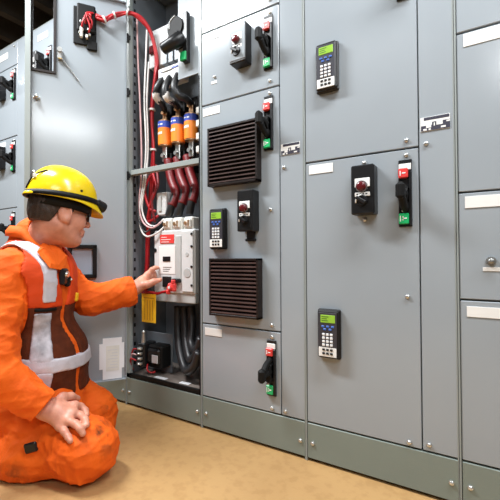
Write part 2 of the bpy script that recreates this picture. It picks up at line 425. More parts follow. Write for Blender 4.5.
# ---- cabinets to the left, behind the open door
ca = cabinet(-4 * SW, 'grey cabinet at the far left edge with two small black lever switches')
X = -4 * SW
for (a, b) in ((2.12, TOP), (1.62, 2.12), (1.12, 1.62), (.62, 1.12), (BASE, .62)): door(ca, X + .004, X + UW, a, b, [(X + .364, b - .03)])
wireway(ca, X)
label_plate(ca, X + .155, 2.240, .117, .045); label_plate(ca, X + .155, 1.60)
disconnect(ca, X + .345, 2.095); disconnect(ca, X + .345, 1.590); disconnect(ca, X + .345, 1.09)
pilot_box(ca, X + .17, X + .25, 1.90, 2.06); pilot_box(ca, X + .17, X + .25, 1.40, 1.56)
cb = cabinet(-3 * SW, 'grey cabinet glimpsed through the slot cut in the open door')
X = -3 * SW
for (a, b) in ((1.62, TOP), (1.12, 1.62), (BASE, 1.12)): door(cb, X + .004, X + UW, a, b, [(X + .364, b - .03)])
wireway(cb, X)
label_plate(cb, X + .155, 2.231, .117, .041)
pilot_box(cb, X + .15, X + .23, 1.93, 2.09); disconnect(cb, X + .28, 2.12)
cc = cabinet(-2 * SW, 'grey cabinet hidden behind the open door next to the opened one')
X = -2 * SW
door(cc, X + .004, X + UW, 1.2, TOP); door(cc, X + .004, X + UW, BASE, 1.2); wireway(cc, X)

# ------------------------------------------------------------------ opened cabinet with its door swung out
c1 = cabinet(-SW, 'open grey cabinet with its door swung wide, showing fuses, wires and a breaker', opened=True)
f = MB().box(-.507, -.480, .0, .022, BASE, TOP - .004, .002)
f.box(-.502, -.498, .02, .05, BASE, TOP - .004)
f.build('front_post', M['trim'], c1)
pp = MB().box(-.500, -.494, .022, .075, BASE, TOP - .01, .001).build('slotted_strip', M['inner'], c1)
h = MB()
for i in range(42): h.box(-.4945, -.4932, .040, .052, .20 + i * .05, .218 + i * .05)
h.build('strip_holes', M['blackmatte'], pp, None, 'stuff')
MB().box(-.500, -.008, .285, .30, BASE + .01, TOP - .01).build('back_plate', M['inner'], c1)
MB().box(-.480, -.006, .0, .030, 1.203, 1.229, .002).build('cross_bar', M['trim'], c1)
MB().box(-.505, -.006, .012, .44, BASE + .002, BASE + .012).build('floor_pan', M['silltray'], c1)
MB().box(-.507, -.006, .0, .012, BASE, BASE + .022, .001).build('sill_lip', M['blackmatte'], c1)
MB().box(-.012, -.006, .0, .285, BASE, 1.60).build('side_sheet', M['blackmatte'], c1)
p_ = MB().box(-0.157, -.006, .02, .026, 1.634, TOP - .02, .001); p_.box(-.012, -.006, .0, .02, 1.61, TOP - .02)
p_.build('mechanism_plate', M['paint'], c1, 'pale grey upright plate')
MB().box(-.50, -0.271, .15, .16, 1.842, 2.045, .001).build('upper_back_panel', M['breaker'], c1, 'white inner panel')

cth = math.cos(math.radians(55)); sth = math.sin(math.radians(55))
def DM(u, w, z): return (-.495 - cth * u + sth * w, -.01 - sth * u - cth * w, z)
DW = .457; DB = .142; DT = 2.115
SL = (.338, .430, 1.684, 2.075)           # slot for the lever switch
d = MB()
d.box(0, SL[0], -.002, 0, DB, DT); d.box(SL[1], DW, -.002, 0, DB, DT); d.box(SL[0], SL[1], -.002, 0, DB, SL[2]); d.box(SL[0], SL[1], -.002, 0, SL[3], DT)
d.box(DW - .003, DW, -.002, .022, DB, DT); d.box(DW - .022, DW, .019, .022, DB, DT)
d.box(0, DW, -.002, .018, DB, DB + .003); d.box(0, DW, -.002, .018, DT - .003, DT); d.box(0, .003, -.002, .020, DB, DT)
dr = d.mapv(DM).build('swung_door', M['paint'], c1)
e = MB(); e.box(DW - .022, DW + .001, .0222, .0245, DB, DT); e.mapv(DM).build('edge_strip', M['trim'], dr, 'pale folded door edge')
e = MB(); t = .010
e.box(SL[0] - t, SL[0] + .002, -.004, .010, SL[2] - t, SL[3] + t, .001); e.box(SL[1] - .002, SL[1] + t * .5, -.004, .006, SL[2] - t, SL[3] + t, .001)
e.box(SL[0] - t, SL[1] + t * .5, -.004, .008, SL[2] - t, SL[2] + .002, .001); e.box(SL[0] - t, SL[1], -.004, .008, SL[3] - .002, SL[3] + t, .001)
e.mapv(DM).build('slot_frame', M['louver'], dr, 'dark brown frame round the slot')
for z in (1.93, 1.64, 1.20, .60):
    hh = MB().cyl((-.486, -.008, z - .022), (-.486, -.008, z + .022), .007, n=10); hh.box(-.494, -.470, -.006, -.002, z - .012, z + .012, .001)
    hh.build('hinge', M['black'], dr, 'black hinge')
# back of the push button box on the door
b = MB().box(.146, .252, 0, .012, 1.845, 2.035, .003); b.box(.150, .236, .010, .030, 1.905, 2.045, .006); b.box(.142, .190, 0, .016, 1.825, 1.870, .003)
bb = b.mapv(DM).build('button_back', M['blackmatte'], dr, 'black back of the push button box with wires')
b = MB()
for (u, z) in ((.178, 1.965), (.198, 1.955), (.168, 1.935), (.212, 1.945), (.178, 1.912), (.205, 1.905), (.172, 1.885), (.218, 1.890)): b.box(u, u + .010, .010, .034, z, z + .012, .002)
b.mapv(DM).build('terminal', M['steel'], bb)
b = MB().box(.208, .222, .012, .036, 1.872, 1.925, .004); b.box(.185, .196, .012, .034, 1.872, 1.89, .002); b.mapv(DM).build('contact_block', M['offwhite'], bb, 'cream contact block')
b = MB()
for k, (u, z) in enumerate(((.178, 1.975), (.198, 1.962), (.172, 1.945), (.214, 1.935), (.182, 1.92))):
    b.tube([(u, .03, z - .02), (u - .006, .044, z + .008), (.178 + .004 * k, .040, 1.99), (.160, .030, 2.005)], .0045, 6, 4)
b.mapv(DM).build('red_lead', M['redwire'], bb, 'short red leads')
b = MB().cyl((.410, .0, 1.545), (.410, .020, 1.545), .011, .010, 12); b.ball((.410, .022, 1.545), .010, 10, 6); b.cyl((.398, .004, 1.545), (.425, .004, 1.545), .006, n=8)
b.mapv(DM).build('latch_bolt', M['steel'], dr, 'silver bolt')
b = MB().cyl((.418, .0, 1.18), (.418, .020, 1.18), .011, .010, 12); b.ball((.418, .022, 1.18), .010, 10, 6)
b.mapv(DM).build('latch_bolt', M['steel'], dr, 'silver bolt')
b = MB().box(.300, .322, 0, .022, 1.748, 1.800, .003); b.cyl((.311, .022, 1.790), (.311, .032, 1.790), .012, n=12); b.cyl((.305, .010, 1.76), (.225, .012, 1.655), .0028, n=6)
b.mapv(DM).build('stay_catch', M['steel'], dr, 'silver catch with thin rod')
b = MB(); q = (.142, .276, .668, .836); t = .020
b.box(q[0], q[0] + t, 0, .020, q[2], q[3], .003); b.box(q[1] - t, q[1], 0, .020, q[2], q[3], .003); b.box(q[0], q[1], 0, .020, q[2], q[2] + t, .003); b.box(q[0], q[1], 0, .020, q[3] - t, q[3], .003)
bz = b.mapv(DM).build('display_back', M['blackmatte'], dr, 'black square frame on the door back')
MB().box(q[0] + t, q[1] - t, .001, .006, q[2] + t, q[3] - t).mapv(DM).build('grey_panel', M['glass_screen'], bz, 'pale blue grey inset')
# papers on the door
pr = thing('wiring_document', 'folded white paper sheets taped low inside the open door', 'paper', DM(.07, .003, .146))
MB().box(.022, .114, .0035, .0045, .148, .358).mapv(DM).build('paper_sheet', M['paper'], pr)
MB().box(.010, .130, .0010, .0030, .200, .330).mapv(DM).build('paper_sheet', M['paper'], pr)
MB().box(.034, .098, .0050, .0056, .190, .318).mapv(DM).build('paper_sheet', M['offwhite'], pr)
b = MB()
for i in range(7): b.box(.042, .090 - .010 * (i % 3), .0056, .0059, .205 + i * .015, .208 + i * .015)
b.mapv(DM).build('faint_print', M['paperprint'], pr)

# ------------------------------------------------------------------ equipment inside the opened cabinet
# lever mechanism at the top
lm = thing('lever_mechanism', 'black lever mechanism with green marker at the top of the open cabinet', 'switch', (-0.144,0.020,1.729))
y = .0
b = MB().box(-0.100, -0.072, -.012, .012, 1.689, 1.928, .002)
b.build('mounting_rail', M['black'], lm)
b = MB(); cc_ = (-0.142,-0.010,1.869)
b.cyl((cc_[0], .03, cc_[2]), (cc_[0], -.02, cc_[2]), .052, .048, 20); b.box(cc_[0] - .035, cc_[0] + .045, -.018, .03, cc_[2] - .09, cc_[2] + .01, .012)
b.build('cam_disc', M['blackmatte'], lm)
b = MB(); b.tube([(-0.101,-0.020,1.802), (-0.123,-0.050,1.771), (-0.177,-0.060,1.754)], (.034, .026), 10, 5)
b.build('lever', M['black'], lm)
MB().box(-0.110, -0.075, -.020, -.006, 1.696, 1.737, .002).build('off_marker', M['green'], lm, 'green marker')
b = MB(); b.tube([(-0.177,-0.020,1.866), (-0.171,-0.020,1.902), (-0.138,-0.020,1.922)], .004, 6, 5); b.build('disc_rim', M['darksteel'], lm)
# white contactor block
tb = thing('contactor', 'white boxy contactor with grey terminals below the black lever', 'contactor', (-0.360,0.100,1.795))
MB().box(-0.443, -0.301, .10, .15, 1.799, 1.978, .004).build('contactor_body', M['breaker'], tb)
MB().box(-0.430, -0.384, .085, .11, 1.872, 1.916, .004).build('coil_terminal', M['redbutton'], tb, 'dark red terminal')
b = MB()
for i in range(3):
    b.box(-0.304 + i * .042, -0.304 + i * .042 + .034, .06, .10, 1.766, 1.823, .003)
b.build('terminal_block', M['inner'], tb, 'blue grey terminals')
# small overload block
ob = thing('overload_relay', 'white relay with dark front strip just above the black looped cables', 'relay', (-0.253,0.050,1.661))
x0 = -0.323; x1 = -0.165; z0 = 1.661; z1 = 1.743
MB().box(x0, x1, .05, .11, z0, z1, .004).build('relay_body', M['breaker'], ob)
MB().box(x0 + .02, x1 - .02, .046, .052, z0 + .060, z1 - .012, .001).build('front_strip', M['fuse_blue'], ob, 'dark blue strip')
MB().box(x0 + .03, x1 - .06, .0445, .047, z0 + .070, z1 - .024).build('label_plate', M['offwhite'], ob)
b = MB()
for i in range(3): b.cyl((x0 + .03 + i * (x1 - x0 - .06) / 2, .052, z0 + .026), (x0 + .03 + i * (x1 - x0 - .06) / 2, .0485, z0 + .026), .010, n=10)
b.build('wire_port', M['black'], ob)
# three fuses
for (fx, lab) in ((-.353, 'orange cartridge fuse with blue band, leftmost, next to the red wires'), (-.259, 'orange cartridge fuse with blue band, middle of the three'), (-.168, 'orange cartridge fuse with blue band, rightmost, nearest the vent cabinet')):
    fu = thing('cartridge_fuse', lab, 'fuse', (fx, .13, 1.29), 'orange fuses in the open cabinet')
    MB().cyl((fx, .13, 1.372), (fx, .13, 1.462), .037, n=22).build('fuse_body', M['fuse_orange'], fu)
    MB().cyl((fx, .13, 1.462), (fx, .13, 1.496), .0375, n=22).build('blue_band', M['fuse_blue'], fu, 'blue band with white marks')
    MB().cyl((fx, .13, 1.496), (fx, .13, 1.503), .034, n=18).build('end_cap', M['copper'], fu); MB().cyl((fx, .13, 1.366), (fx, .13, 1.372), .034, n=18).build('end_cap', M['copper'], fu)
    b = MB().box(fx - .013, fx + .013, .124, .136, 1.500, 1.572, .002); b.cyl((fx, .12, 1.545), (fx, .108, 1.545), .010, n=8); b.build('blade', M['copper'], fu)
    b = MB().box(fx - .015, fx + .015, .124, .136, 1.285, 1.368, .002); b.cyl((fx, .12, 1.315), (fx, .106, 1.315), .011, n=8); b.build('blade', M['steel'], fu)
    b = MB()
    for (a0, a1, za, zb) in ((-125, -108, 1.425, 1.438), (-104, -84, 1.425, 1.438), (-80, -70, 1.425, 1.438), (-122, -96, 1.476, 1.481), (-88, -66, 1.474, 1.481)):
        r = .0379; vs = []
        for a in (a0, (a0 + a1) / 2, a1):
            t_ = math.radians(a); vs += [(fx + r * math.cos(t_), .13 + r * math.sin(t_), za), (fx + r * math.cos(t_), .13 + r * math.sin(t_), zb)]
        b.add(vs, [(0, 2, 3, 1), (2, 4, 5, 3)])
    b.build('fuse_print', M['white'], fu)
b = MB()
fb = thing('fuse_holder', 'black fuse holder base behind the three orange fuses', 'fuse holder', (-.26, .2, 1.24))
MB().box(-.41, -.11, .19, .285, 1.24, 1.60, .004).build('holder_base', M['blackmatte'], fb)
for fx in (-.353, -.259, -.168):
    MB().box(fx - .028, fx + .028, .145, .195, 1.27, 1.335, .004).build('lower_clip', M['black'], fb); MB().box(fx - .028, fx + .028, .145, .195, 1.535, 1.60, .004).build('upper_clip', M['black'], fb)
b = MB()
for i in range(4): b.box(-.115, -.085, .10, .12, 1.29 + i * .065, 1.325 + i * .065, .004)
b.build('side_terminal', M['offwhite'], fb, 'cream side terminals')

# black cables looping from the relay to the fuses
for k, (pts, lab) in enumerate((
    ([(-0.295,0.050,1.682), (-0.310,0.030,1.636), (-0.327,0.040,1.598), (-0.325,0.080,1.575), (-.353, .128, 1.56)], 'black cable looping to the leftmost orange fuse'),
    ([(-0.239,0.050,1.678), (-0.244,0.020,1.616), (-0.240,0.030,1.569), (-0.240,0.080,1.561), (-.259, .128, 1.56)], 'black cable looping to the middle orange fuse'),
    ([(-0.185,0.050,1.679), (-0.183,0.020,1.611), (-0.167,0.030,1.567), (-0.150,0.070,1.558), (-.168, .128, 1.56)], 'black cable looping to the rightmost orange fuse'))):
    cb_ = thing('power_cable', lab, 'cable', pts[-1], 'black cables above the fuses')
    MB().tube(pts, .0165, 10, 6).build('cable_sheath', M['blackcable'], cb_)
    m_ = [Vector(p) for p in pts]
    MB().tube([m_[1].lerp(m_[2], .5) + Vector((0, -.001, 0)), m_[2], m_[2].lerp(m_[3], .7)], .0185, 10, 5).build('pale_sleeve', M['whitewire'] if k < 2 else M['greycable'], cb_, 'sleeve over the bend')
# dark red cables below the cross bar
for k, (pts, lab) in enumerate((
    ([(-0.341,0.140,1.296), (-0.310,0.130,1.193), (-0.256,0.110,1.099), (-0.265,0.090,1.035), (-0.285,0.085,0.984)], 'dark red cable to the left breaker lug'),
    ([(-0.276,0.140,1.297), (-0.246,0.130,1.201), (-0.191,0.110,1.114), (-0.196,0.090,1.040), (-0.216,0.085,0.985)], 'dark red cable to the middle breaker lug'),
    ([(-0.206,0.140,1.297), (-0.178,0.130,1.208), (-0.128,0.110,1.118), (-0.131,0.090,1.045), (-0.143,0.085,0.986)], 'dark red cable to the right breaker lug'))):
    cb_ = thing('power_cable', lab, 'cable', pts[-1], 'dark red cables above the breaker')
    MB().tube(pts[:4], .0235, 10, 6).build('cable_sheath', M['darkredwire'], cb_)
    MB().tube([Vector(pts[2]) + Vector((0, -.004, 0)), Vector(pts[3]) + Vector((0, -.003, 0)), pts[4]], .0195, 10, 6).build('black_tail', M['blackcable'], cb_, 'black taped end')
# breaker
bk = thing('circuit_breaker', 'large pale grey circuit breaker with a red label that the man touches', 'breaker', (-.22, .10, .548))
bx0, bx1 = -0.357, -0.082; bz0, bz1 = .590, .908
MB().box(bx0, bx1, .052, .17, bz0, bz1, .006).build('breaker_case', M['breaker'], bk)
MB().box(bx0 + .004, bx1 - .002, .058, .175, .545, bz0 + .002, .004).build('terminal_cover', M['breaker2'], bk, 'grey lower cover')
b = MB().box(bx1 - .078, bx1 - .006, .046, .056, bz0 + .012, bz1 - .008, .003); pn = b.build('side_panel', M['breaker'], bk)
b = MB()
for z in (bz1 - .025, bz1 - .085, bz0 + .135, bz0 + .045): MB().cyl((bx1 - .014, .047, z), (bx1 - .014, .043, z), .0065, n=10).build('case_screw', M['black'], bk)
for q in ((bx1 - .10, .053, bz0 + .165, .0065), (bx0 + .012, .053, bz1 - .10, .010)): MB().cyl(q[:3], (q[0], .0475, q[2]), q[3], n=10).build('case_screw', M['black'], bk)
MB().box(bx1 - .122, bx1 - .084, .047, .056, bz0 + .070, bz1 - .030, .003).build('trip_cover', M['breaker2'], bk, 'grey upright cover strip')
rl = MB().box(-0.310, -0.214, .049, .053, 0.841, 0.886, .001).build('warning_label', M['red'], bk, 'red label with white lines')
b = MB(); xx0 = -0.300; xx1 = -0.224
for i, q in enumerate((.5, .85, .7)): b.box(xx0, xx0 + (xx1 - xx0) * q, .0484, .0492, 0.874 - i * .012 - .003, 0.874 - i * .012)
b.build('label_lines', M['white'], rl)
MB().box(-0.318, -0.207, .0500, .053, 0.687, 0.828, .001).build('rating_plate', M['white'], bk, 'white plate')
MB().box(-0.289, -0.238, .047, .053, 0.750, 0.775, .001).build('display_window', M['black'], bk, 'small black window')
b = MB()
for i in range(3): b.box(-0.289, -0.231 - .01 * i, .0490, .0503, 0.722 - i * .010 - .0025, 0.722 - i * .010)
b.build('plate_print', M['greycable'], bk)
b = MB().box(-0.290, -0.234, .044, .055, 0.621, 0.674, .002); b.box(-0.214, -0.168, .030, .055, 0.646, 0.666, .003)
b.build('toggle_recess', M['black'], bk, 'black toggle opening')
b = MB(); T = Matrix.Translation((bx1 - .040, .0445, bz0 + .10)); b.cyl((bx1 - .042, .0465, bz0 + .105), (bx1 - .042, .0440, bz0 + .105), .022, n=18); b.cyl((bx1 - .042, .0465, bz0 + .195), (bx1 - .042, .0440, bz0 + .195), .010, n=12)
b.build('moulded_ring', M['breaker2'], bk)
for k in range(3):
    lx = (-0.270, -0.202, -0.130)[k]
    b = MB().box(lx - .030, lx + .030, .060, .150, bz1 - .004, bz1 + .062, .006); b.box(lx - .022, lx + .022, .050, .062, bz1 + .010, bz1 + .050, .004)
    g = b.build('lug_shroud', M['offwhite'], bk, 'cream lug shroud')
    b = MB().cyl((lx - .008, .051, bz1 + .030), (lx - .008, .045, bz1 + .030), .009, n=10); b.box(lx + .006, lx + .014, .046, .052, bz1 + .014, bz1 + .046, .001); b.build('lug_screw', M['copper'], g)
# control relay beside the breaker
rt = thing('control_relay', 'small white relay standing left of the breaker lugs', 'relay', (-0.341,0.080,0.987))
MB().box(-0.367, -0.295, .08, .14, 0.991, 1.111, .004).build('relay_body', M['breaker'], rt)
MB().box(-0.348, -0.327, .074, .081, 1.012, 1.090, .002).build('relay_slot', M['breaker2'], rt)
# wire bundles
rb = thing('red_wire_bundle', 'bundle of red wires running from the door box down the cabinet side', 'wires', (-.44, .08, .6))
def jit(pts, a, k):
    random.seed(k * 13 + 5); return [(x + random.uniform(-a, a), y + random.uniform(-a, a) * .5, z + random.uniform(-a, a)) for x, y, z in pts]
trunk = [DM(.150, .022, 2.000), DM(.110, .030, 1.985), DM(.060, .030, 2.02), (-0.457,-0.030,2.045), (-0.412,0.010,2.022), (-0.385,0.060,1.960), (-0.372,0.090,1.826), (-0.379,0.090,1.747), (-0.409,0.090,1.565), (-0.402,0.090,1.347), (-0.410,0.090,1.213), (-0.425,0.090,1.053), (-0.441,0.090,0.892), (-0.449,0.090,0.746), (-0.464,0.090,0.583)]
for k in range(6):
    MB().tube(jit(trunk, .0085, k), .0068, 7, 4).build('wire', M['redwire'], rb)
MB().tube(jit([(-0.399,0.080,1.226), (-0.359,0.070,1.135), (-0.386,0.060,1.046), (-0.419,0.070,0.959), (-0.355,0.080,0.988)], .004, 31), .007, 7, 5).build('wire', M['redwire'], rb)
MB().tube(jit([(-0.414,0.080,1.207), (-0.431,0.060,1.130), (-0.401,0.060,1.032), (-0.359,0.070,1.009)], .004, 32), .007, 7, 5).build('wire', M['redwire'], rb)
MB().tube(jit([(-0.390,0.100,1.267), (-0.355,0.080,1.152), (-0.378,0.060,1.072), (-0.367,0.070,0.957)], .004, 33), .007, 7, 5).build('wire', M['darkredwire'], rb)
b = MB()
for i in (1, 2, 3):
    a = Vector(trunk[i]); q = (Vector(trunk[i + 1]) - a).normalized(); MB().cyl(a - q * .004, a + q * .004, .0185, n=12).build('cable_tie', M['whitewire'], rb, 'pale cable tie')
for i in (8, 9, 11):
    a = Vector(trunk[i]); MB().cyl(a - Vector((0, 0, .005)), a + Vector((0, 0, .005)), .0185, n=12).build('cable_tie', M['whitewire'], rb, 'pale cable tie')
wb = thing('pale_wire_bundle', 'white and pinkish wires hanging in a loop left of the breaker', 'wires', (-.46, .05, .9))
for k, (pts, m_) in enumerate((
    ([(-0.404,0.050,1.977), (-0.412,0.050,1.819), (-0.423,0.050,1.608), (-0.412,0.050,1.339), (-0.435,0.050,1.156), (-0.451,0.040,1.012), (-0.439,0.040,0.921), (-0.383,0.030,0.879), (-0.321,0.040,0.895), (-0.292,0.060,0.926)], 'whitewire'),
    ([(-0.469,0.040,2.059), (-0.473,0.050,1.837), (-0.458,0.050,1.616), (-0.446,0.050,1.344), (-0.450,0.050,1.184), (-0.454,0.040,1.049), (-0.424,0.040,0.957), (-0.357,0.040,0.923), (-0.313,0.060,0.953)], 'pinkwire'),
    ([(-0.400,0.060,1.809), (-0.415,0.060,1.610), (-0.408,0.060,1.341), (-0.420,0.050,1.154), (-0.443,0.050,1.034), (-0.405,0.050,0.952), (-0.349,0.060,0.934), (-0.302,0.070,0.969)], 'whitewire'),
    ([(-0.470,0.040,1.238), (-0.458,0.030,1.102), (-0.443,0.030,0.968), (-0.398,0.030,0.903), (-0.361,0.050,0.934)], 'greycable'))):
    MB().tube(pts, .0048 if m_ != 'greycable' else .004, 7, 5).build('wire', M[m_], wb, {'whitewire': None, 'pinkwire': 'pinkish wire', 'greycable': 'dark wire'}[m_])
# lockout clamp, cord and tag
lk = thing('lockout_clamp', 'red lockout clamp with red cord hanging on the breaker toggle', 'clamp', (-0.209,0.030,0.620))
c_ = Vector((-0.204,0.025,0.623))
b = MB().box(c_.x - .022, c_.x + .022, .012, .040, c_.z - .020, c_.z + .022, .007); b.cyl((c_.x, .012, c_.z), (c_.x, .000, c_.z), .014, .012, 12); b.box(c_.x - .030, c_.x - .010, .010, .030, c_.z - .034, c_.z - .010, .005); b.box(c_.x + .004, c_.x + .018, .010, .034, c_.z + .018, c_.z + .038, .004)
b.build('clamp_body', M['red'], lk)
b = MB().cyl((c_.x + .004, .001, c_.z + .002), (c_.x + .004, -.002, c_.z + .002), .007, n=10); b.build('clamp_screw', M['whitewire'], lk)
b = MB().tube([(c_.x - .02, .02, c_.z - .018), (-0.260,0.020,0.599), (-0.305,0.010,0.587), (-0.356,0.005,0.588), (-0.404,0.005,0.603)], .0065, 8, 6); b.tube([(-0.300,0.012,0.592), (-0.332,-0.004,0.597), (-0.387,0.000,0.592)], .0055, 8, 5)
b.build('red_cord', M['redwire'], lk)
tg = thing('yellow_tag', 'yellow lockout tag hanging under the hand from a red cord', 'tag', (-0.337,0.000,0.446))
MB().box(-0.387, -0.288, -.002, .0005, 0.444, 0.587, .0004).build('tag_card', M['yellowtag'], tg)
b = MB(); xa = -0.373; xb = -0.298; zt = 0.561
for i in range(4): b.box(xa + (xb - xa) * (.08 + .25 * i), xa + (xb - xa) * (.14 + .25 * i), -.0026, -.0019, zt - .105, zt - .004)
b.box(xa, xb, -.0026, -.0019, zt + .004, zt + .008)
b.build('tag_print', M['tagprint'], tg)
# transformer at the bottom
tr = thing('control_transformer', 'black control transformer with pale terminals on the cabinet floor', 'transformer', (-0.336,0.060,0.180))
MB().box(-.50, -.300, .125, .131, .160, .365, .002).build('bracket', M['inner'], tr, 'grey mounting bracket')
MB().box(-.398, -.302, .05, .125, .20, .315, .008).build('core', M['blackmatte'], tr)
MB().box(-.393, -.307, .035, .055, .225, .300, .012).build('coil', M['black'], tr)
MB().box(-.352, -.312, .031, .036, .232, .272, .001).build('rating_plate', M['paperprint'], tr, 'small grey plate')
MB().box(-.445, -.395, .02, .11, .20, .325, .006).build('terminal_strip', M['black'], tr)
for i in range(4):
    b = MB().box(-.432, -.405, .006, .022, .215 + i * .026, .229 + i * .026, .003); b.ball((-.418, .004, .222 + i * .026), (.009, .006, .006), 8, 5); b.build('terminal', M['steel'], tr)
b = MB().cyl((-.420, .04, .325), (-.420, .04, .372), .012, .009, 10); b.ball((-.420, .04, .38), .010, 8, 6); b.build('post', M['steel'], tr)
for k in range(3):
    MB().tube([(-.44, .01, .235 + .03 * k), (-.468, -.002 + .006 * k, .245 + .02 * k), (-.482, .01, .215), (-.487, .03, .175)], .0042, 6, 5).build('lead', M['redwire'] if k != 1 else M['pinkwire'], tr, 'red lead' if k != 1 else 'pink lead')
MB().tube([(-.38, .03, .22), (-.36, .01, .20), (-.348, .02, .186), (-.325, .03, .19)], .004, 6, 5).build('lead', M['redwire'], tr, 'red lead')
# thick black cables looped at the bottom
for k, (pts, lab) in enumerate((
    ([(-0.290,0.160,0.510), (-0.281,0.150,0.385), (-0.230,0.110,0.285), (-0.155,0.070,0.216), (-0.086,0.050,0.251), (-0.047,0.040,0.325)], 'thick black cable, outermost loop at the cabinet bottom'),
    ([(-0.256,0.170,0.511), (-0.241,0.160,0.398), (-0.192,0.120,0.308), (-0.140,0.090,0.262), (-0.084,0.070,0.314), (-0.051,0.060,0.387)], 'thick black cable, middle loop at the cabinet bottom'),
    ([(-0.208,0.170,0.515), (-0.193,0.160,0.419), (-0.174,0.130,0.334), (-0.116,0.100,0.312), (-0.063,0.090,0.379)], 'thick black cable, innermost loop at the cabinet bottom'))):
    tag(MB().tube(pts, .021, 10, 7).build('looped_cable', M['greycable']), lab, 'cable', 'thick cables looped at the cabinet bottom')
tag(MB().box(-0.341, -0.264, .035, .06, .158, .1595).build('paper_scrap', M['paper']), 'white scrap of paper on the cabinet floor, left one', 'paper', 'paper scraps on the cabinet floor')
tag(MB().box(-.175, -.115, .04, .065, .158, .1595).build('paper_scrap', M['paper']), 'white scrap of paper on the cabinet floor, right one', 'paper', 'paper scraps on the cabinet floor')

# ------------------------------------------------------------------ the man: smooth implicit surfaces turned into meshes
def V(*a): return np.array(a, float)
def cap(a, b, ra, rb=None, k=.02):
    a = V(*a); b = V(*b); rb = ra if rb is None else rb
    ba = b - a; L2 = float(ba @ ba) + 1e-12; c = (a + b) / 2; R = math.sqrt(L2) / 2 + max(ra, rb)
    def fn(P):
        pa = P - a; h = np.clip(pa @ ba / L2, 0, 1)
        return np.linalg.norm(pa - h[:, None] * ba, axis=1) - (ra + (rb - ra) * h)
    return (fn, c, R, k)
def ell(c, r, ax=None, k=.02):
    c = V(*c); r = V(*r); A = np.eye(3) if ax is None else np.array(ax, float)
    def fn(P):
        q = (P - c) @ A.T
        k0 = np.linalg.norm(q / r, axis=1); k1 = np.linalg.norm(q / (r * r), axis=1) + 1e-9
        return k0 * (k0 - 1) / k1
    return (fn, c, float(max(r)), k)
def smin(a, b, k):
    h = np.maximum(k - np.abs(a - b), 0) / k
    return np.minimum(a, b) - h * h * k * .25
class Shape:
    """smooth union of primitives, then smooth subtractions, then optional function tweak(P, d)"""
    def __init__(self, prims, subs=(), tweak=None): self.p = prims; self.s = subs; self.t = tweak
    def __call__(self, P, c=None, r=None):
        d = None
        for (fn, pc, R, k) in self.p:
            if c is not None and np.linalg.norm(pc - c) - R > r + .07: continue
            e = fn(P); d = e if d is None else smin(d, e, k)
        if d is None: return np.full(len(P), .5)
        for (fn, pc, R, k) in self.s:
            if c is not None and np.linalg.norm(pc - c) - R > r + .07: continue
            d = -smin(-d, fn(P), k)
        if self.t: d = self.t(P, d)
        return d
def surface_net(F, lo, hi, h, B=20):
    lo = V(*lo); hi = V(*hi); n = np.ceil((hi - lo) / h / B).astype(int); G = n * B + 3
    allc = []; allv = []; allq = []
    ii = np.stack(np.meshgrid(*[np.arange(B + 1)] * 3, indexing='ij'), -1).reshape(-1, 3)
    R = B * h * .5 * 1.7321
    cidx = lambda I: (I[..., 0] * G[1] + I[..., 1]) * G[2] + I[..., 2]
    corners = np.array([(a, b, c) for a in (0, 1) for b in (0, 1) for c in (0, 1)])
    edges = [(a, b) for a in range(8) for b in range(a + 1, 8) if np.abs(corners[a] - corners[b]).sum() == 1]
    for bx in range(n[0]):
        for by in range(n[1]):
            for bz in range(n[2]):
                o = np.array([bx, by, bz]) * B; c = lo + (o + B / 2) * h
                if abs(F(c[None, :], c, R)[0]) > R * 1.6 + .03: continue
                D = F(lo + (ii + o) * h, c, R).reshape(B + 1, B + 1, B + 1)
                ins = D < 0
                if ins.all() or not ins.any(): continue
                cs = np.stack([D[a:a + B, b:b + B, e:e + B] for a, b, e in corners], -1)
                si = cs < 0; act = si.any(-1) & ~si.all(-1); I = np.argwhere(act)
                if len(I):
                    cv = cs[act]; acc = np.zeros((len(I), 3)); cnt = np.zeros(len(I))
                    for (a, b) in edges:
                        x = (cv[:, a] < 0) != (cv[:, b] < 0); t = np.where(x, cv[:, a] / np.where(x, cv[:, a] - cv[:, b], 1), 0)
                        acc += np.where(x[:, None], corners[a] + t[:, None] * (corners[b] - corners[a]), 0); cnt += x
                    allv.append(lo + (o + I + acc / cnt[:, None]) * h); allc.append(cidx(I + o))
                for ax in range(3):
                    sl0 = [slice(0, B)] * 3; sl1 = [slice(0, B)] * 3; sl1[ax] = slice(1, B + 1)
                    a = ins[tuple(sl0)]; b = ins[tuple(sl1)]; J = np.argwhere(a != b)
                    if not len(J): continue
                    u, v = [(1, 2), (2, 0), (0, 1)][ax]; eu = np.eye(3, dtype=int)[u]; ev = np.eye(3, dtype=int)[v]; J2 = J + o
                    q = np.stack([cidx(J2 - eu - ev), cidx(J2 - ev), cidx(J2), cidx(J2 - eu)], 1)
                    fl = ~a[tuple(J.T)]; q[fl] = q[fl][:, ::-1]; allq.append(q)
    C = np.concatenate(allc); Vt = np.concatenate(allv); Q = np.concatenate(allq)
    s = np.argsort(C); C = C[s]; Vt = Vt[s]
    k = np.minimum(np.searchsorted(C, Q), len(C) - 1); ok = (C[k] == Q).all(1)
    return Vt, k[ok]
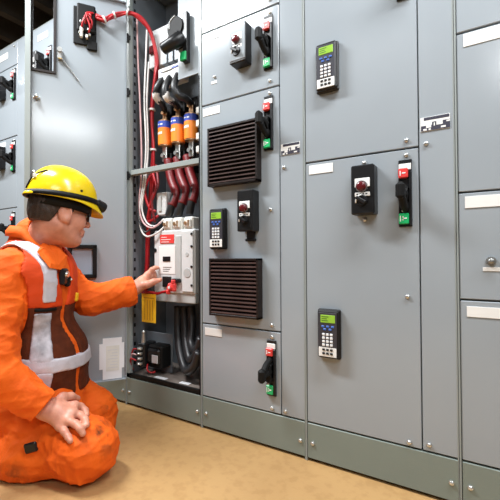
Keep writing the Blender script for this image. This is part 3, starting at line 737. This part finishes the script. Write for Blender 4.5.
def sdf_object(name, F, lo, hi, h, m, parent, label=None, relax=1):
    v, q = surface_net(F, lo, hi, h)
    for _ in range(relax):
        acc = np.zeros_like(v); cnt = np.zeros(len(v))
        for a in range(4):
            np.add.at(acc, q[:, a], v[q[:, (a + 1) % 4]] + v[q[:, (a + 3) % 4]]); np.add.at(cnt, q[:, a], 2)
        v = v * .5 + acc / np.maximum(cnt, 1)[:, None] * .5
    o3 = np.array(wloc(parent)); me = bpy.data.meshes.new(name)
    me.vertices.add(len(v)); me.vertices.foreach_set('co', (v - o3).astype(np.float32).ravel())
    me.loops.add(len(q) * 4); me.loops.foreach_set('vertex_index', q.astype(np.int32).ravel())
    me.polygons.add(len(q)); me.polygons.foreach_set('loop_start', np.arange(0, len(q) * 4, 4, dtype=np.int32))
    me.update(calc_edges=True); me.validate()
    me.polygons.foreach_set('use_smooth', np.ones(len(me.polygons), bool)); me.materials.append(m)
    o = bpy.data.objects.new(name, me); COL.objects.link(o); o.parent = parent
    if label: o['label'] = label
    return o

R3 = V(.8514, .5245, 0); F3 = V(-.5245, .8514, 0); U3 = V(0, 0, 1)     # the man's broad facing directions in the room
def axes(turn, pitch=0, roll=0):
    """rows: front, left, up; turn > 0 turns the front away from the aisle"""
    a = math.radians(turn); f = R3 * math.cos(a) + F3 * math.sin(a); l = -R3 * math.sin(a) + F3 * math.cos(a)
    p = math.radians(pitch); f2 = f * math.cos(p) - U3 * math.sin(p); u2 = f * math.sin(p) + U3 * math.cos(p)
    r = math.radians(roll); return np.array([f2, l * math.cos(r) + u2 * math.sin(r), -l * math.sin(r) + u2 * math.cos(r)])
TA = axes(5, 6)
HA = axes(45, 10); HC = V(*(-0.357,-0.447,0.957))
def hl(x, y, z): return HC + x * HA[0] + y * HA[1] + z * HA[2]

# joints
CH = V(*(-0.469,-0.486,0.620)); BE = V(*(-0.437,-0.462,0.354)); PE = V(*(-0.457,-0.459,0.178))
NB = V(*(-0.473,-0.493,0.829))
SR = V(*(-0.409,-0.634,0.722)); ER = V(*(-0.322,-0.703,0.389)); WR = V(*(-0.211,-0.588,0.248))
SLf = V(*(-0.547,-0.348,0.707)); EL = V(*(-0.450,-0.263,0.577)); WL = V(*(-0.361,-0.068,0.619))
HR = V(*(-0.433,-0.527,0.206)); KR = V(*(-0.100,-0.502,0.105)); AR = V(*(-0.536,-0.681,0.009)); TR = V(*(-0.637,-0.743,-0.006))
HL = V(*(-0.547,-0.409,0.160)); KL = V(*(-0.370,-0.298,0.076)); AL = V(*(-0.799,-0.490,-0.007)); TL = V(*(-0.895,-0.549,-0.025))
def lerp(a, b, t): return a + (b - a) * t
def folds(P, amp=1.0):
    x, y, z = P[:, 0], P[:, 1], P[:, 2]
    w1 = np.sin(34 * x + 21 * z + 2.2 * np.sin(17 * y + 9 * z)); w2 = np.sin(-26 * x + 47 * z + 30 * y + 2.5 * np.sin(13 * x + 19 * y))
    w3 = np.sin(71 * z - 40 * x + 55 * y + 2 * np.sin(31 * z + 12 * x))
    r1 = 1 - np.abs(np.sin(23 * x + 14 * z - 9 * y + 1.3 * np.sin(11 * x + 15 * z) + .9 * np.sin(25 * y)))
    r2 = 1 - np.abs(np.sin(-15 * x + 27 * z + 21 * y + 1.5 * np.sin(13 * x - 12 * z + 8 * y)))
    r3 = 1 - np.abs(np.sin(58 * x - 41 * z + 25 * y + 1.6 * np.sin(27 * x + 33 * z)))
    r4 = 1 - np.abs(np.sin(37 * x + 63 * z - 33 * y + 1.8 * np.sin(29 * z - 24 * x + 20 * y)))
    return amp * (.0022 * w1 + .0022 * w2 + .0012 * w3 - .0045 * r1 ** 2 - .0045 * r2 ** 2 + .0022 - .0030 * r3 ** 2 - .0026 * r4 ** 2)

torso = [ell(CH, (.135, .185, .20), TA, .06), ell(BE, (.150, .175, .17), TA, .07), ell(PE, (.175, .190, .14), TA, .07),
         ell(CH + TA[2] * .10, (.105, .17, .10), TA, .06)]
yoke = [cap(SR, NB + V(0, 0, -.035), .068, .062, .05), cap(SLf, NB + V(0, 0, -.035), .066, .062, .05)]
arm_r = [cap(SR, ER, .074, .068, .03), cap(ER, lerp(ER, WR, .93), .068, .058, .04)]
arm_l = [cap(SLf, EL, .070, .062, .05), cap(EL, lerp(EL, WL, .95), .060, .063, .04), cap(lerp(EL, WL, .2) + V(0, 0, -.018), lerp(EL, WL, .90) + V(0, 0, -.025), .045, .050, .03)]
legs = [cap(HR, KR, .100, .083, .05), ell(KR + V(.0, .0, -.004), (.088, .085, .084), None, .05), cap(KR + V(0, 0, -.005), AR, .078, .062, .05),
        cap(lerp(HR, KR, .45) + V(0, 0, -.04), lerp(KR, AR, .45), .085, .075, .06),
        cap(HL, KL, .096, .085, .05), ell(KL + V(0, 0, .0), (.088, .088, .090), None, .05), cap(V(*(-0.478,-0.378,0.189)), V(*(-0.355,-0.313,0.123)), .085, .082, .06), cap(KL + V(0, 0, -.004), AL, .078, .062, .05)]
cuffR = (WR - ER) / np.linalg.norm(WR - ER); cuffL = (WL - EL) / np.linalg.norm(WL - EL)
def floor_cut(P, d): return np.maximum(d, .003 - P[:, 2])
neckhole = [cap(NB + V(0, 0, -.02), hl(-.02, 0, -.02), .058, .060, .012)]
sleeveholes = [cap(WR - cuffR * .05, WR + cuffR * .05, .040, .044, .008), cap(WL - cuffL * .05 + V(0, 0, -.006), WL + cuffL * .05 + V(0, 0, -.006), .042, .048, .008)]
collar = [cap(NB + V(0, 0, -.02), NB + TA[2] * .035 + TA[0] * .004, .086, .078, .03)]
cv_body = Shape(torso + yoke + collar, neckhole); cv_legs = Shape(legs); cv_r = Shape(arm_r, sleeveholes[:1]); cv_l = Shape(arm_l, sleeveholes[1:])
def coverall(P, c=None, r=None):
    fo = folds(P)
    d = smin(cv_body(P, c, r) + fo * .4, cv_legs(P, c, r) + fo, .05)
    e = np.maximum(cv_r(P, c, r) + fo, (P - (WR - cuffR * .012)) @ cuffR); d = smin(d, e, .012)
    e = np.maximum(cv_l(P, c, r) + fo, (P - (WL - cuffL * .008)) @ cuffL); d = smin(d, e, .03)
    return np.maximum(d, .004 - P[:, 2])

# ---- skin: head, neck, arms, hands as one continuous surface
def finger(pts, r0, r1, k=.007):
    out = []; n = len(pts) - 1
    for i in range(n): out.append(cap(pts[i], pts[i + 1], 1.16 * (r0 + (r1 - r0) * i / n), 1.16 * (r0 + (r1 - r0) * (i + 1) / n), k))
    return out
head = [ell(hl(-.010, 0, .035), (.098, .077, .092), HA, .03), ell(hl(.028, 0, -.028), (.064, .060, .088), HA, .03),
        cap(hl(-.005, -.050, -.060), hl(.062, -.012, -.106), .022, .018, .03), cap(hl(-.005, .050, -.060), hl(.062, .012, -.106), .022, .018, .03),
        ell(hl(.074, 0, -.104), (.019, .022, .018), HA, .022), ell(hl(.052, -.040, -.030), (.030, .022, .030), HA, .03), ell(hl(.052, .040, -.030), (.030, .022, .030), HA, .03),
        cap(hl(.080, -.036, .022), hl(.080, .036, .022), .014, None, .018),
        cap(hl(.088, 0, .008), hl(.112, 0, -.030), .008, .0115, .012), ell(hl(.100, -.012, -.034), (.012, .008, .008), HA, .008), ell(hl(.100, .012, -.034), (.012, .008, .008), HA, .008),
        cap(hl(.088, -.020, -.063), hl(.094, 0, -.061), .007, .009, .008), cap(hl(.088, .020, -.063), hl(.094, 0, -.061), .007, .009, .008),
        cap(hl(.084, -.017, -.075), hl(.091, 0, -.076), .008, .010, .008), cap(hl(.084, .017, -.075), hl(.091, 0, -.076), .008, .010, .008),
        cap(hl(-.030, 0, -.050), NB + V(0, 0, -.03), .057, .064, .035), cap(hl(-.02, 0, -.075), hl(.03, 0, -.095), .045, .035, .035)]
for s in (-1, 1):
    head += [ell(hl(.078, s * .032, .002), (.0125, .0125, .0125), HA, .006),
             ell(hl(-.010, s * .082, -.014), (.025, .009, .036), axes(45 + s * 20, 2), .008), cap(hl(.004, s * .076, .010), hl(.006, s * .073, -.042), .009, .011, .010)]
head_sub = [cap(hl(.106, -.018, -.069), hl(.108, .018, -.069), .0028, None, .004), cap(hl(.088, -.032, .002), hl(.100, -.032, .002), .008, None, .012), cap(hl(.088, .032, .002), hl(.100, .032, .002), .008, None, .012),
            ell(hl(-.007, -.093, -.012), (.013, .007, .022), HA, .006), ell(hl(-.007, .093, -.012), (.013, .007, .022), HA, .006)]
# right hand lying on the thigh (palm down)
def nrm(v): return v / np.linalg.norm(v)
GR = V(*(-0.092,-0.606,0.273))             # middle of the back of the hand
KI = V(*(-0.160,-0.515,0.245)); KM = V(*(-0.133,-0.540,0.232)); KG = V(*(-0.127,-0.562,0.218)); KP = V(*(-0.140,-0.579,0.201))
palm_r = [cap(lerp(ER, WR, .55), WR, .036, .030, .03), cap(WR, lerp(WR, KM, .45), .030, .029, .025)]
for kn in (KI, KM, KG, KP): palm_r.append(cap(lerp(WR, kn, .22), kn, .021, .0145, .018))
palm_r += [cap(KI, KM, .0135, None, .012), cap(KM, KG, .0135, None, .012), cap(KG, KP, .013, None, .012)]
palm_r += finger([KI, V(*(-0.158,-0.493,0.234)), V(*(-0.141,-0.486,0.221)), V(*(-0.119,-0.496,0.213))], .0118, .0088)
palm_r += finger([KM, V(*(-0.118,-0.521,0.223)), V(*(-0.082,-0.527,0.218)), V(*(-0.061,-0.535,0.207))], .0122, .0090)
palm_r += finger([KG, V(*(-0.089,-0.557,0.213)), V(*(-0.062,-0.557,0.204)), V(*(-0.051,-0.555,0.189))], .0118, .0088)
palm_r += finger([KP, V(*(-0.109,-0.583,0.192)), V(*(-0.088,-0.583,0.180)), V(*(-0.070,-0.587,0.174))], .0108, .0080)
palm_r += finger([V(*(-0.200,-0.566,0.256)), V(*(-0.207,-0.530,0.269)), V(*(-0.206,-0.500,0.263)), V(*(-0.209,-0.472,0.246))], .0165, .0095, .012)
# left hand pointing at the breaker: index and thumb out, the rest curled
LI = V(*(-0.343,-0.004,0.685)); LM = V(*(-0.352,0.017,0.673)); LG = V(*(-0.367,0.032,0.659)); LP = V(*(-0.382,0.039,0.643))
hand_l = [cap(lerp(EL, WL, .6), WL, .036, .028, .03), cap(WL, lerp(WL, LM, .5), .028, .030, .025)]
for kn in (LI, LM, LG, LP): hand_l.append(cap(lerp(WL, kn, .25), kn, .020, .0140, .018))
hand_l += [cap(LI, LM, .0135, None, .012), cap(LM, LG, .0135, None, .012), cap(LG, LP, .013, None, .012)]
TIP = V(*(-0.317,0.041,0.718))
hand_l += finger([LI, lerp(LI, TIP, .42) + V(0, 0, .010), lerp(LI, TIP, .74) + V(0, 0, .008), TIP], .0115, .0078)
hand_l += finger([LM, V(*(-0.347,0.040,0.690)), V(*(-0.348,0.051,0.669)), V(*(-0.355,0.041,0.654))], .0115, .0088)
hand_l += finger([LG, V(*(-0.362,0.054,0.669)), V(*(-0.363,0.062,0.647)), V(*(-0.369,0.051,0.637))], .0112, .0086)
hand_l += finger([LP, V(*(-0.376,0.058,0.645)), V(*(-0.376,0.061,0.629)), V(*(-0.380,0.050,0.622))], .0102, .0080)
hand_l += finger([V(*(-0.344,-0.051,0.630)), V(*(-0.311,-0.037,0.638)), V(*(-0.295,-0.010,0.650)), V(*(-0.277,0.017,0.658))], .0170, .0095, .014)
under = [ell(CH, (.11, .155, .19), TA, .06), ell(BE, (.12, .15, .16), TA, .06), ell(PE, (.135, .16, .11), TA, .06), cap(SR, NB + V(0, 0, -.06), .045, .05, .05), cap(SLf, NB + V(0, 0, -.06), .045, .05, .05),
         cap(SR, ER, .048, .042, .03), cap(ER, lerp(ER, WR, .6), .042, .036, .03), cap(SLf, EL, .048, .042, .03), cap(EL, lerp(EL, WL, .65), .042, .036, .03),
         cap(HR, KR, .075, .058, .04), cap(KR, AR, .052, .042, .04), cap(AR, TR, .042, .035, .04), cap(HL, KL, .075, .058, .04), cap(KL, AL, .052, .042, .04), cap(AL, TL, .042, .035, .04)]
skin = Shape(under + head + palm_r + hand_l, head_sub, floor_cut)

def mat_skin():
    m = mat('ruddy_skin', (.58, .235, .155), .45, 0, .14, 26, .08, 150, col2=(.68, .31, .21)); b = m.node_tree.nodes['Principled BSDF']
    b.inputs['Subsurface Weight'].default_value = .12; b.inputs['Subsurface Radius'].default_value = (.012, .005, .003); b.inputs['Subsurface Scale'].default_value = .5
    return m
def mat_coverall():
    m = mat('orange_work_cloth', (.77, .104, .005), .75, 0, .08, 9, .55, 26, spec=.25, col2=(.87, .142, .009))
    nt = m.node_tree; b = nt.nodes['Principled BSDF']; tc = [n for n in nt.nodes if n.type == 'TEX_COORD'][0]
    base = b.inputs['Base Color'].links[0].from_socket
    geo = nt.nodes.new('ShaderNodeNewGeometry')
    n = nt.nodes.new('ShaderNodeTexNoise'); n.inputs['Scale'].default_value = 21; n.inputs['Detail'].default_value = 5; nt.links.new(tc.outputs['Object'], n.inputs['Vector'])
    tot = None
    for c, r in ((lerp(KR, V(*(-0.021,-0.496,0.202)), .6), .095), (V(*(-0.252,-0.285,0.148)), .05), (V(*(-0.288,-0.635,0.038)), .07)):     # worn dirt on the knees
        d = nt.nodes.new('ShaderNodeVectorMath'); d.operation = 'DISTANCE'; nt.links.new(geo.outputs['Position'], d.inputs[0]); d.inputs[1].default_value = tuple(c)
        q = nt.nodes.new('ShaderNodeMapRange'); q.inputs[1].default_value = r * .3; q.inputs[2].default_value = r; q.inputs[3].default_value = 1; q.inputs[4].default_value = 0
        nt.links.new(d.outputs['Value'], q.inputs[0])
        if tot is None: tot = q.outputs[0]
        else:
            a = nt.nodes.new('ShaderNodeMath'); a.operation = 'MAXIMUM'; nt.links.new(tot, a.inputs[0]); nt.links.new(q.outputs[0], a.inputs[1]); tot = a.outputs[0]
    r = nt.nodes.new('ShaderNodeMapRange'); r.inputs[1].default_value = .44; r.inputs[2].default_value = .60; nt.links.new(n.outputs['Fac'], r.inputs[0])
    mu = nt.nodes.new('ShaderNodeMath'); mu.operation = 'MULTIPLY'; nt.links.new(tot, mu.inputs[0]); nt.links.new(r.outputs[0], mu.inputs[1])
    mx = nt.nodes.new('ShaderNodeMixRGB'); nt.links.new(mu.outputs[0], mx.inputs[0]); nt.links.new(base, mx.inputs[1]); mx.inputs[2].default_value = (.16, .035, .008, 1)
    nt.links.new(mx.outputs[0], b.inputs['Base Color'])
    return m
M['skin'] = mat_skin(); M['coverall'] = mat_coverall()
M['vest_orange'] = mat('red_orange_vest', (.66, .060, .008), .7, 0, .08, 12, .15, 260, spec=.25)
M['vest_brown'] = mat('brown_mesh_vest', (.095, .020, .006), .8, 0, .22, 30, .3, 320, spec=.2)
M['reflect'] = mat('silver_reflective_tape', (.60, .58, .64), .38, .15, .07, 40, .1, 200)
M['tape_dirty'] = mat('scuffed_reflective_tape', (.42, .40, .44), .45, .1, .35, 26, .1, 200)
M['hair'] = mat('dark_brown_hair', (.030, .016, .010), .6, 0, .35, 60, .3, 180)
M['helmet'] = mat('yellow_helmet', (.84, .60, .010), .22, 0, .04, 10, .0)
M['lens'] = mat('dark_glasses_lens', (.03, .03, .035), .08)

man = thing('person', 'kneeling man in orange coveralls, vest and yellow helmet reaching for the breaker', 'person', (float(KR[0]), float(KR[1]), 0))
LO = (-1.25, -1.05, -.01); HI = (.30, .25, 1.25)
sdf_object('body', skin, LO, HI, .0030, M['skin'], man)
sdf_object('coverall', coverall, LO, HI, .0042, M['coverall'], man, 'bright orange coverall with dirty knees')

for a_, t_ in ((AR, TR), (AL, TL)):
    sdf_object('boot', Shape([cap(lerp(a_, t_, -.15), lerp(a_, t_, .25), .056, .054, .03), cap(lerp(a_, t_, .25), t_ + (t_ - a_) * .25, .054, .046, .04)], (), floor_cut), np.minimum(a_, t_) - .16, np.maximum(a_, t_) + .16, .006, M['blackmatte'], man, 'black work boot')

# ---- vest: the torso shell, cut by planes in the torso's own frame
def tl(P): return (P - CH) @ TA.T           # torso frame: front, left, up
tor = Shape(torso + yoke, (), lambda P, d: d + folds(P, .4))
ARM0 = [cap(SR + V(0, 0, .02), ER, .086, None, .01), cap(SLf + V(0, 0, .02), EL + TA[0] * .1, .080, None, .01)]
armhole = Shape(ARM0)
neckcut = Shape([cap(NB + V(0, 0, -.05) + TA[0] * .01, hl(-.02, 0, 0), .083, .09, .01)])
VTOP = .01; VBOT = -.375
def vest_sdf(off, lo, hi, extra=None):
    def fn(P, c=None, r=None):
        d = tor(P, c, r) - off; q = tl(P)
        d = np.maximum(d, lo - q[:, 2]); d = np.maximum(d, q[:, 2] - hi)
        a = -armhole(P); d = np.maximum(d, a if False else a * 1.0 + 0.0)
        d = np.maximum(d, -neckcut(P))
        if extra is not None: d = extra(P, q, d)
        return d
    return fn
def zipgap(P, q, d):
    g = np.abs(q[:, 1] + .050) - (.013 + np.maximum(0, q[:, 2] + .02) * .25)
    return np.where(q[:, 0] > 0, np.maximum(d, -g), d)
vest = sdf_object('vest_panels', vest_sdf(.009, -.36, -.022, zipgap), LO, HI, .0060, M['vest_brown'], man, 'dark brown mesh vest body')
sdf_object('vest_yoke', vest_sdf(.010, -.026, .40, zipgap), LO, HI, .0060, M['vest_orange'], vest, 'red orange vest shoulders')
def band(P, q, d):
    s = q[:, 2] + .235 + .05 * (q[:, 0]) * 0
    return np.maximum(d, np.abs(s) - .026)
sdf_object('waist_tape', vest_sdf(.0135, -.5, .4, band), LO, HI, .0050, M['reflect'], vest, 'silver reflective waist band')
def tape_side(phi, hw, lo, hi):
    def fn(P, q, d):
        a = np.degrees(np.arctan2(-q[:, 1] / .185, q[:, 0] / .14))
        e = np.maximum(d, (np.abs(a - phi) - hw) * .0025); e = np.maximum(e, lo - q[:, 2]); return np.maximum(e, q[:, 2] - hi)
    return fn
def strap_front(y0, hw, lo, hi, front=True):
    def fn(P, q, d):
        e = np.maximum(d, np.abs(q[:, 1] - y0) - hw); e = np.maximum(e, lo - q[:, 2]); e = np.maximum(e, q[:, 2] - hi)
        return np.maximum(e, -q[:, 0] + .0) if front else e
    return fn
sdf_object('chest_tape', vest_sdf(.0135, -.5, .4, tape_side(47, 11.5, -.225, -.045)), LO, HI, .0050, M['tape_dirty'], vest, 'scuffed silver upright tape')
sdf_object('shoulder_tape', vest_sdf(.0140, -.5, .4, strap_front(-.128, .023, -.005, .4, False)), LO, HI, .0050, M['reflect'], vest, 'silver tape over the shoulder')
sdf_object('pocket_slit', vest_sdf(.0125, -.5, .4, tape_side(44, 15, -.040, -.026)), LO, HI, .0050, M['blackmatte'], vest, 'dark slit under the pocket flap')
sdf_object('lower_tape', vest_sdf(.0135, -.5, .4, tape_side(47, 11.5, -.345, -.255)), LO, HI, .0050, M['reflect'], vest, 'short silver upright tape')

# ---- hair
hairhead = Shape([ell(hl(-.012, 0, .035), (.106, .084, .096), HA, .03), ell(hl(-.055, 0, -.015), (.062, .070, .072), HA, .03)])
def hair_fn(P, c=None, r=None):
    q = (P - HC) @ HA.T; d = hairhead(P) + .0014 * np.sin(260 * q[:, 0] + 90 * q[:, 2]) * np.sin(210 * q[:, 1] + 120 * q[:, 2])
    front = q[:, 0] - np.where(q[:, 2] > -.002, .022, -.052 + .45 * (q[:, 2] + .056))
    side = (np.abs(q[:, 1]) > .055) & (q[:, 0] > -.002) & (q[:, 0] < .022) & (q[:, 2] > -.030)
    d = np.maximum(d, np.where(side, -1, front)); d = np.maximum(d, q[:, 2] - .06); d = np.maximum(d, -.056 - q[:, 2])
    return d
sdf_object('hair', hair_fn, HC - .16, HC + .16, .0035, M['hair'], man, 'short dark brown hair')

# ---- helmet
HT = axes(45, 9)
def hp(x, y, z): return HC + hl(-.004, 0, .052) - HC + x * HT[0] + y * HT[1] + z * HT[2]
def dome(thick, nA=56, nE=16, rx=.132, ry=.112, rz=.130):
    v = []; f = []
    for j in range(nE + 1):
        e = math.pi / 2 * j / nE
        for i in range(nA):
            a = 2 * math.pi * i / nA; ce = math.cos(e) ** .92 if e < math.pi / 2 - 1e-6 else 0; se = math.sin(e)
            x = (rx - thick) * ce * math.cos(a); y = (ry - thick) * ce * math.sin(a); z = (rz - thick) * se ** .95 if se > 0 else 0
            if thick == 0:
                ridge = math.exp(-(y / .022) ** 2) * .006 * (1 if se > .45 else se / .45); z += ridge
            v.append(hp(x, y, z))
    for j in range(nE):
        for i in range(nA): f.append((j * nA + i, j * nA + (i + 1) % nA, (j + 1) * nA + (i + 1) % nA, (j + 1) * nA + i))
    return v, f, nA
v, f, nA = dome(0); v2, f2, _ = dome(.004)
b = MB(); b.add(v + v2, f + [tuple(i + len(v) for i in reversed(q)) for q in f2], True)
hel = b.build('helmet', M['helmet'], man, 'yellow hard hat shell')
b = MB(); rows = []
for k, (t, dz) in enumerate(((0, .006), (.35, .001), (.75, -.003), (1.0, -.008), (1.0, -.012), (.5, -.006), (0, -.001))):
    for i in range(nA):
        a = 2 * math.pi * i / nA; fr = max(0, math.cos(a)); ex = .002 + .036 * fr ** 2.6 + .008 * max(0, -math.cos(a)) ** 3
        drop = .026 * t * fr ** 2 + .004 * t
        rows.append(hp((.131 + ex * t) * math.cos(a), (.111 + (.004 + .004 * fr) * t) * math.sin(a), dz - drop))
b.add(rows, [(j * nA + i, j * nA + (i + 1) % nA, (j + 1) % 7 * nA + (i + 1) % nA, (j + 1) % 7 * nA + i) for j in range(7) for i in range(nA)], True)
b.build('helmet_brim', M['helmet'], hel)
def ring(z0, z1, ro, ri, a0=0, a1=360, n=56, ry=None, tilt=0.0):
    b = MB(); rows = []; m = n
    for (z, r) in ((z0, ro), (z1, ro - .004), (z1, ri), (z0, ri)):
        for i in range(m):
            a = 2 * math.pi * i / m; rows.append(hp(r * math.cos(a), (r - .024 if ry is None else r * ry) * math.sin(a), z + tilt * math.cos(a)))
    b.add(rows, [(j * m + i, j * m + (i + 1) % m, (j + 1) % 4 * m + (i + 1) % m, (j + 1) % 4 * m + i) for j in range(4) for i in range(m)], True)
    return b
ring(-.046, .004, .117, .104, ry=.80).build('head_band', M['blackmatte'], hel, 'dark grey band under the shell')
ring(-.008, .012, .1385, .128, ry=.846, tilt=.009).build('lamp_strap', M['blackmatte'], hel, 'black elastic lamp strap')
b = MB(); b.tube([hp(-.134, 0, .010), hp(-.128, -.020, .045), hp(-.112, -.036, .070), hp(-.085, -.05, .088)], .003, 6, 5); b.build('strap_clip', M['blackmatte'], hel)
b = MB(); b.box(-.006, .006, -.004, .004, -.008, .008, .002); cpos = hp(-.122, -.034, .058); b.mapv(lambda x, y, z: tuple(cpos + V(x, y, z))); b.build('clip', M['white'], hel, 'pale clip')
a_ = hp(.136, 0, .014); b_ = hp(.166, 0, .006); c2_ = hp(.174, 0, .004); 
ld = MB(); ld.cyl(a_, b_, .025, .024, 20); ld.cyl(b_, c2_, .024, .020, 20); ld.cyl(hp(.122, 0, .016), a_, .016, .020, 12)
hlamp = ld.build('head_lamp', M['black'], hel, 'black round head lamp')
MB().cyl(hp(.1742, 0, .004), hp(.176, 0, .0035), .017, .016, 18).build('lamp_lens', M['lens'], hlamp)
b = MB(); b.cyl(hp(.030, -.107, .030), hp(.030, -.1090, .030), .005, n=10); b.build('shell_rivet', M['blackmatte'], hel)

# ---- glasses
b = MB(); 
for s in (-1, 1):
    pts = [hl(.098, s * .012, .014), hl(.098, s * .034, .018), hl(.090, s * .056, .012), hl(.089, s * .058, -.006), hl(.097, s * .040, -.018), hl(.101, s * .016, -.014), hl(.098, s * .012, .014)]
    b.tube(pts, .0022, 6, 4); b.tube([hl(.090, s * .057, .010), hl(.050, s * .074, .010), hl(.0, s * .080, .008), hl(-.012, s * .080, -.006)], .0022, 6, 5)
b.tube([hl(.098, -.012, .012), hl(.104, 0, .014), hl(.098, .012, .012)], .0022, 6, 4)
gl = b.build('glasses', M['black'], man, 'black framed glasses')
for s in (-1, 1):
    b = MB(); p_ = [hl(.0985, s * .013, .012), hl(.0985, s * .034, .016), hl(.0905, s * .055, .010), hl(.0895, s * .056, -.005), hl(.097, s * .040, -.016), hl(.1005, s * .017, -.012)]
    b.add(p_ + [q - HA[0] * .002 for q in p_], [(0, 1, 2, 3, 4, 5), (11, 10, 9, 8, 7, 6)] + [(i, (i + 1) % 6, 6 + (i + 1) % 6, 6 + i) for i in range(6)])
    b.build('lens', M['lens'], gl, 'dark shiny lens')
for s in (-1, 1):
    b = MB(); b.ball(tuple(hl(.0815, s * .032, .002)), .0105, 12, 8); e_ = b.build('eye', M['white'], man, 'white of the eye')
    b = MB(); b.cyl(hl(.0915, s * .032, .001), hl(.0925, s * .032, .001), .0052, n=10); b.build('iris', M['hair'], e_)
b = MB()
for s in (-1, 1): b.tube([hl(.094, s * .014, .030), hl(.092, s * .034, .034), hl(.076, s * .056, .028)], .004, 6, 4)
b.build('eyebrows', M['hair'], man)
# ---- collar flap, radio clip, buckle
def at(px): return V(*px)
b = MB()
n_ = 14; rows = []
for i in range(n_ + 1):
    a = math.radians(-178 + 206 * i / n_)      # from the back round the near side to the front
    f_ = TA[0] * math.cos(a) + TA[1] * math.sin(a)
    front = max(0, math.cos(a))
    base = NB + f_ * (.092 + .030 * front) + V(0, 0, -.012 - .090 * front)
    top = NB + f_ * .074 + V(0, 0, .062 - .075 * front)
    tip = NB + f_ * (.100 + .026 * front) + V(0, 0, .022 - .085 * front)
    for q in (base, lerp(base, top, .55) + f_ * -.004, top, top + f_ * .010 + V(0, 0, .003), lerp(top, tip, .5) + f_ * .012, tip, tip - f_ * .006): rows.append(q)
m_ = 7
b.add(rows, [(i * m_ + j, i * m_ + j + 1, (i + 1) * m_ + j + 1, (i + 1) * m_ + j) for i in range(n_) for j in range(m_ - 1)], True)
col = b.build('collar', M['coverall'], man, 'turned down orange collar')
sol = col.modifiers.new('thickness', 'SOLIDIFY'); sol.thickness = .005
c0 = V(*(-0.310,-0.466,0.697))
def loc(x, y, z): return tuple(c0 + TA[0] * x + TA[1] * y + TA[2] * z)
b = MB().box(-.012, .012, -.018, .016, -.030, .034, .006).mapv(loc); rd = b.build('radio_clip', M['black'], man, 'black clip-on device with a silver ring')
b = MB().cyl((.012, -.004, .012), (.020, -.004, .012), .013, .011, 14); b.mapv(loc); b.build('silver_ring', M['steel'], rd)
b = MB().box(-.002, .016, .016, .044, -.040, .004, .006).mapv(loc); b.build('side_piece', M['blackmatte'], rd)
b = MB().ball((.018, .030, -.010), .006, 8, 6).mapv(loc); b.build('silver_stud', M['steel'], rd)
c1_ = V(*(-0.376,-0.370,0.606))
b = MB().box(-.008, .008, -.010, .010, -.018, .018, .004).mapv(lambda x, y, z: tuple(c1_ + TA[0] * x + TA[1] * y + TA[2] * z)); b.build('yellow_toggle', M['yellowtag'], man, 'small yellow cord toggle')
c3_ = V(*(-0.224,-0.632,0.131))
b = MB().box(-.022, .022, -.006, .006, -.017, .017, .004).mapv(lambda x, y, z: tuple(c3_ + R3 * (x * .95 - z * .25) + F3 * y + U3 * (z * .95 + x * .25))); b.build('leg_buckle', M['black'], man, 'black buckle on the trouser leg')

lap = [(-0.388,-0.499,0.843), (-0.349,-0.469,0.815), (-0.319,-0.450,0.779), (-0.303,-0.474,0.725), (-0.290,-0.531,0.735), (-0.323,-0.561,0.795)]
mid = [(-0.344,-0.516,0.818), (-0.330,-0.489,0.795), (-0.320,-0.475,0.772), (-0.302,-0.489,0.745), (-0.296,-0.523,0.753), (-0.329,-0.539,0.795)]
b = MB(); A_ = [V(*q) for q in lap]; C_ = [V(*q) - F3 * .004 for q in mid]; cen = sum(C_) / 6; K_ = [q + F3 * .012 for q in A_]
b.add(A_ + C_ + [cen] + K_ + [cen + F3 * .014], [(i, (i + 1) % 6, 6 + (i + 1) % 6, 6 + i) for i in range(6)] + [(6 + i, 6 + (i + 1) % 6, 12) for i in range(6)] + [(13 + (i + 1) % 6, 13 + i, 19) for i in range(6)] + [(i, 13 + i, 13 + (i + 1) % 6, (i + 1) % 6) for i in range(6)])
b.build('lapel', M['coverall'], man, 'orange collar flap folded open at the throat')
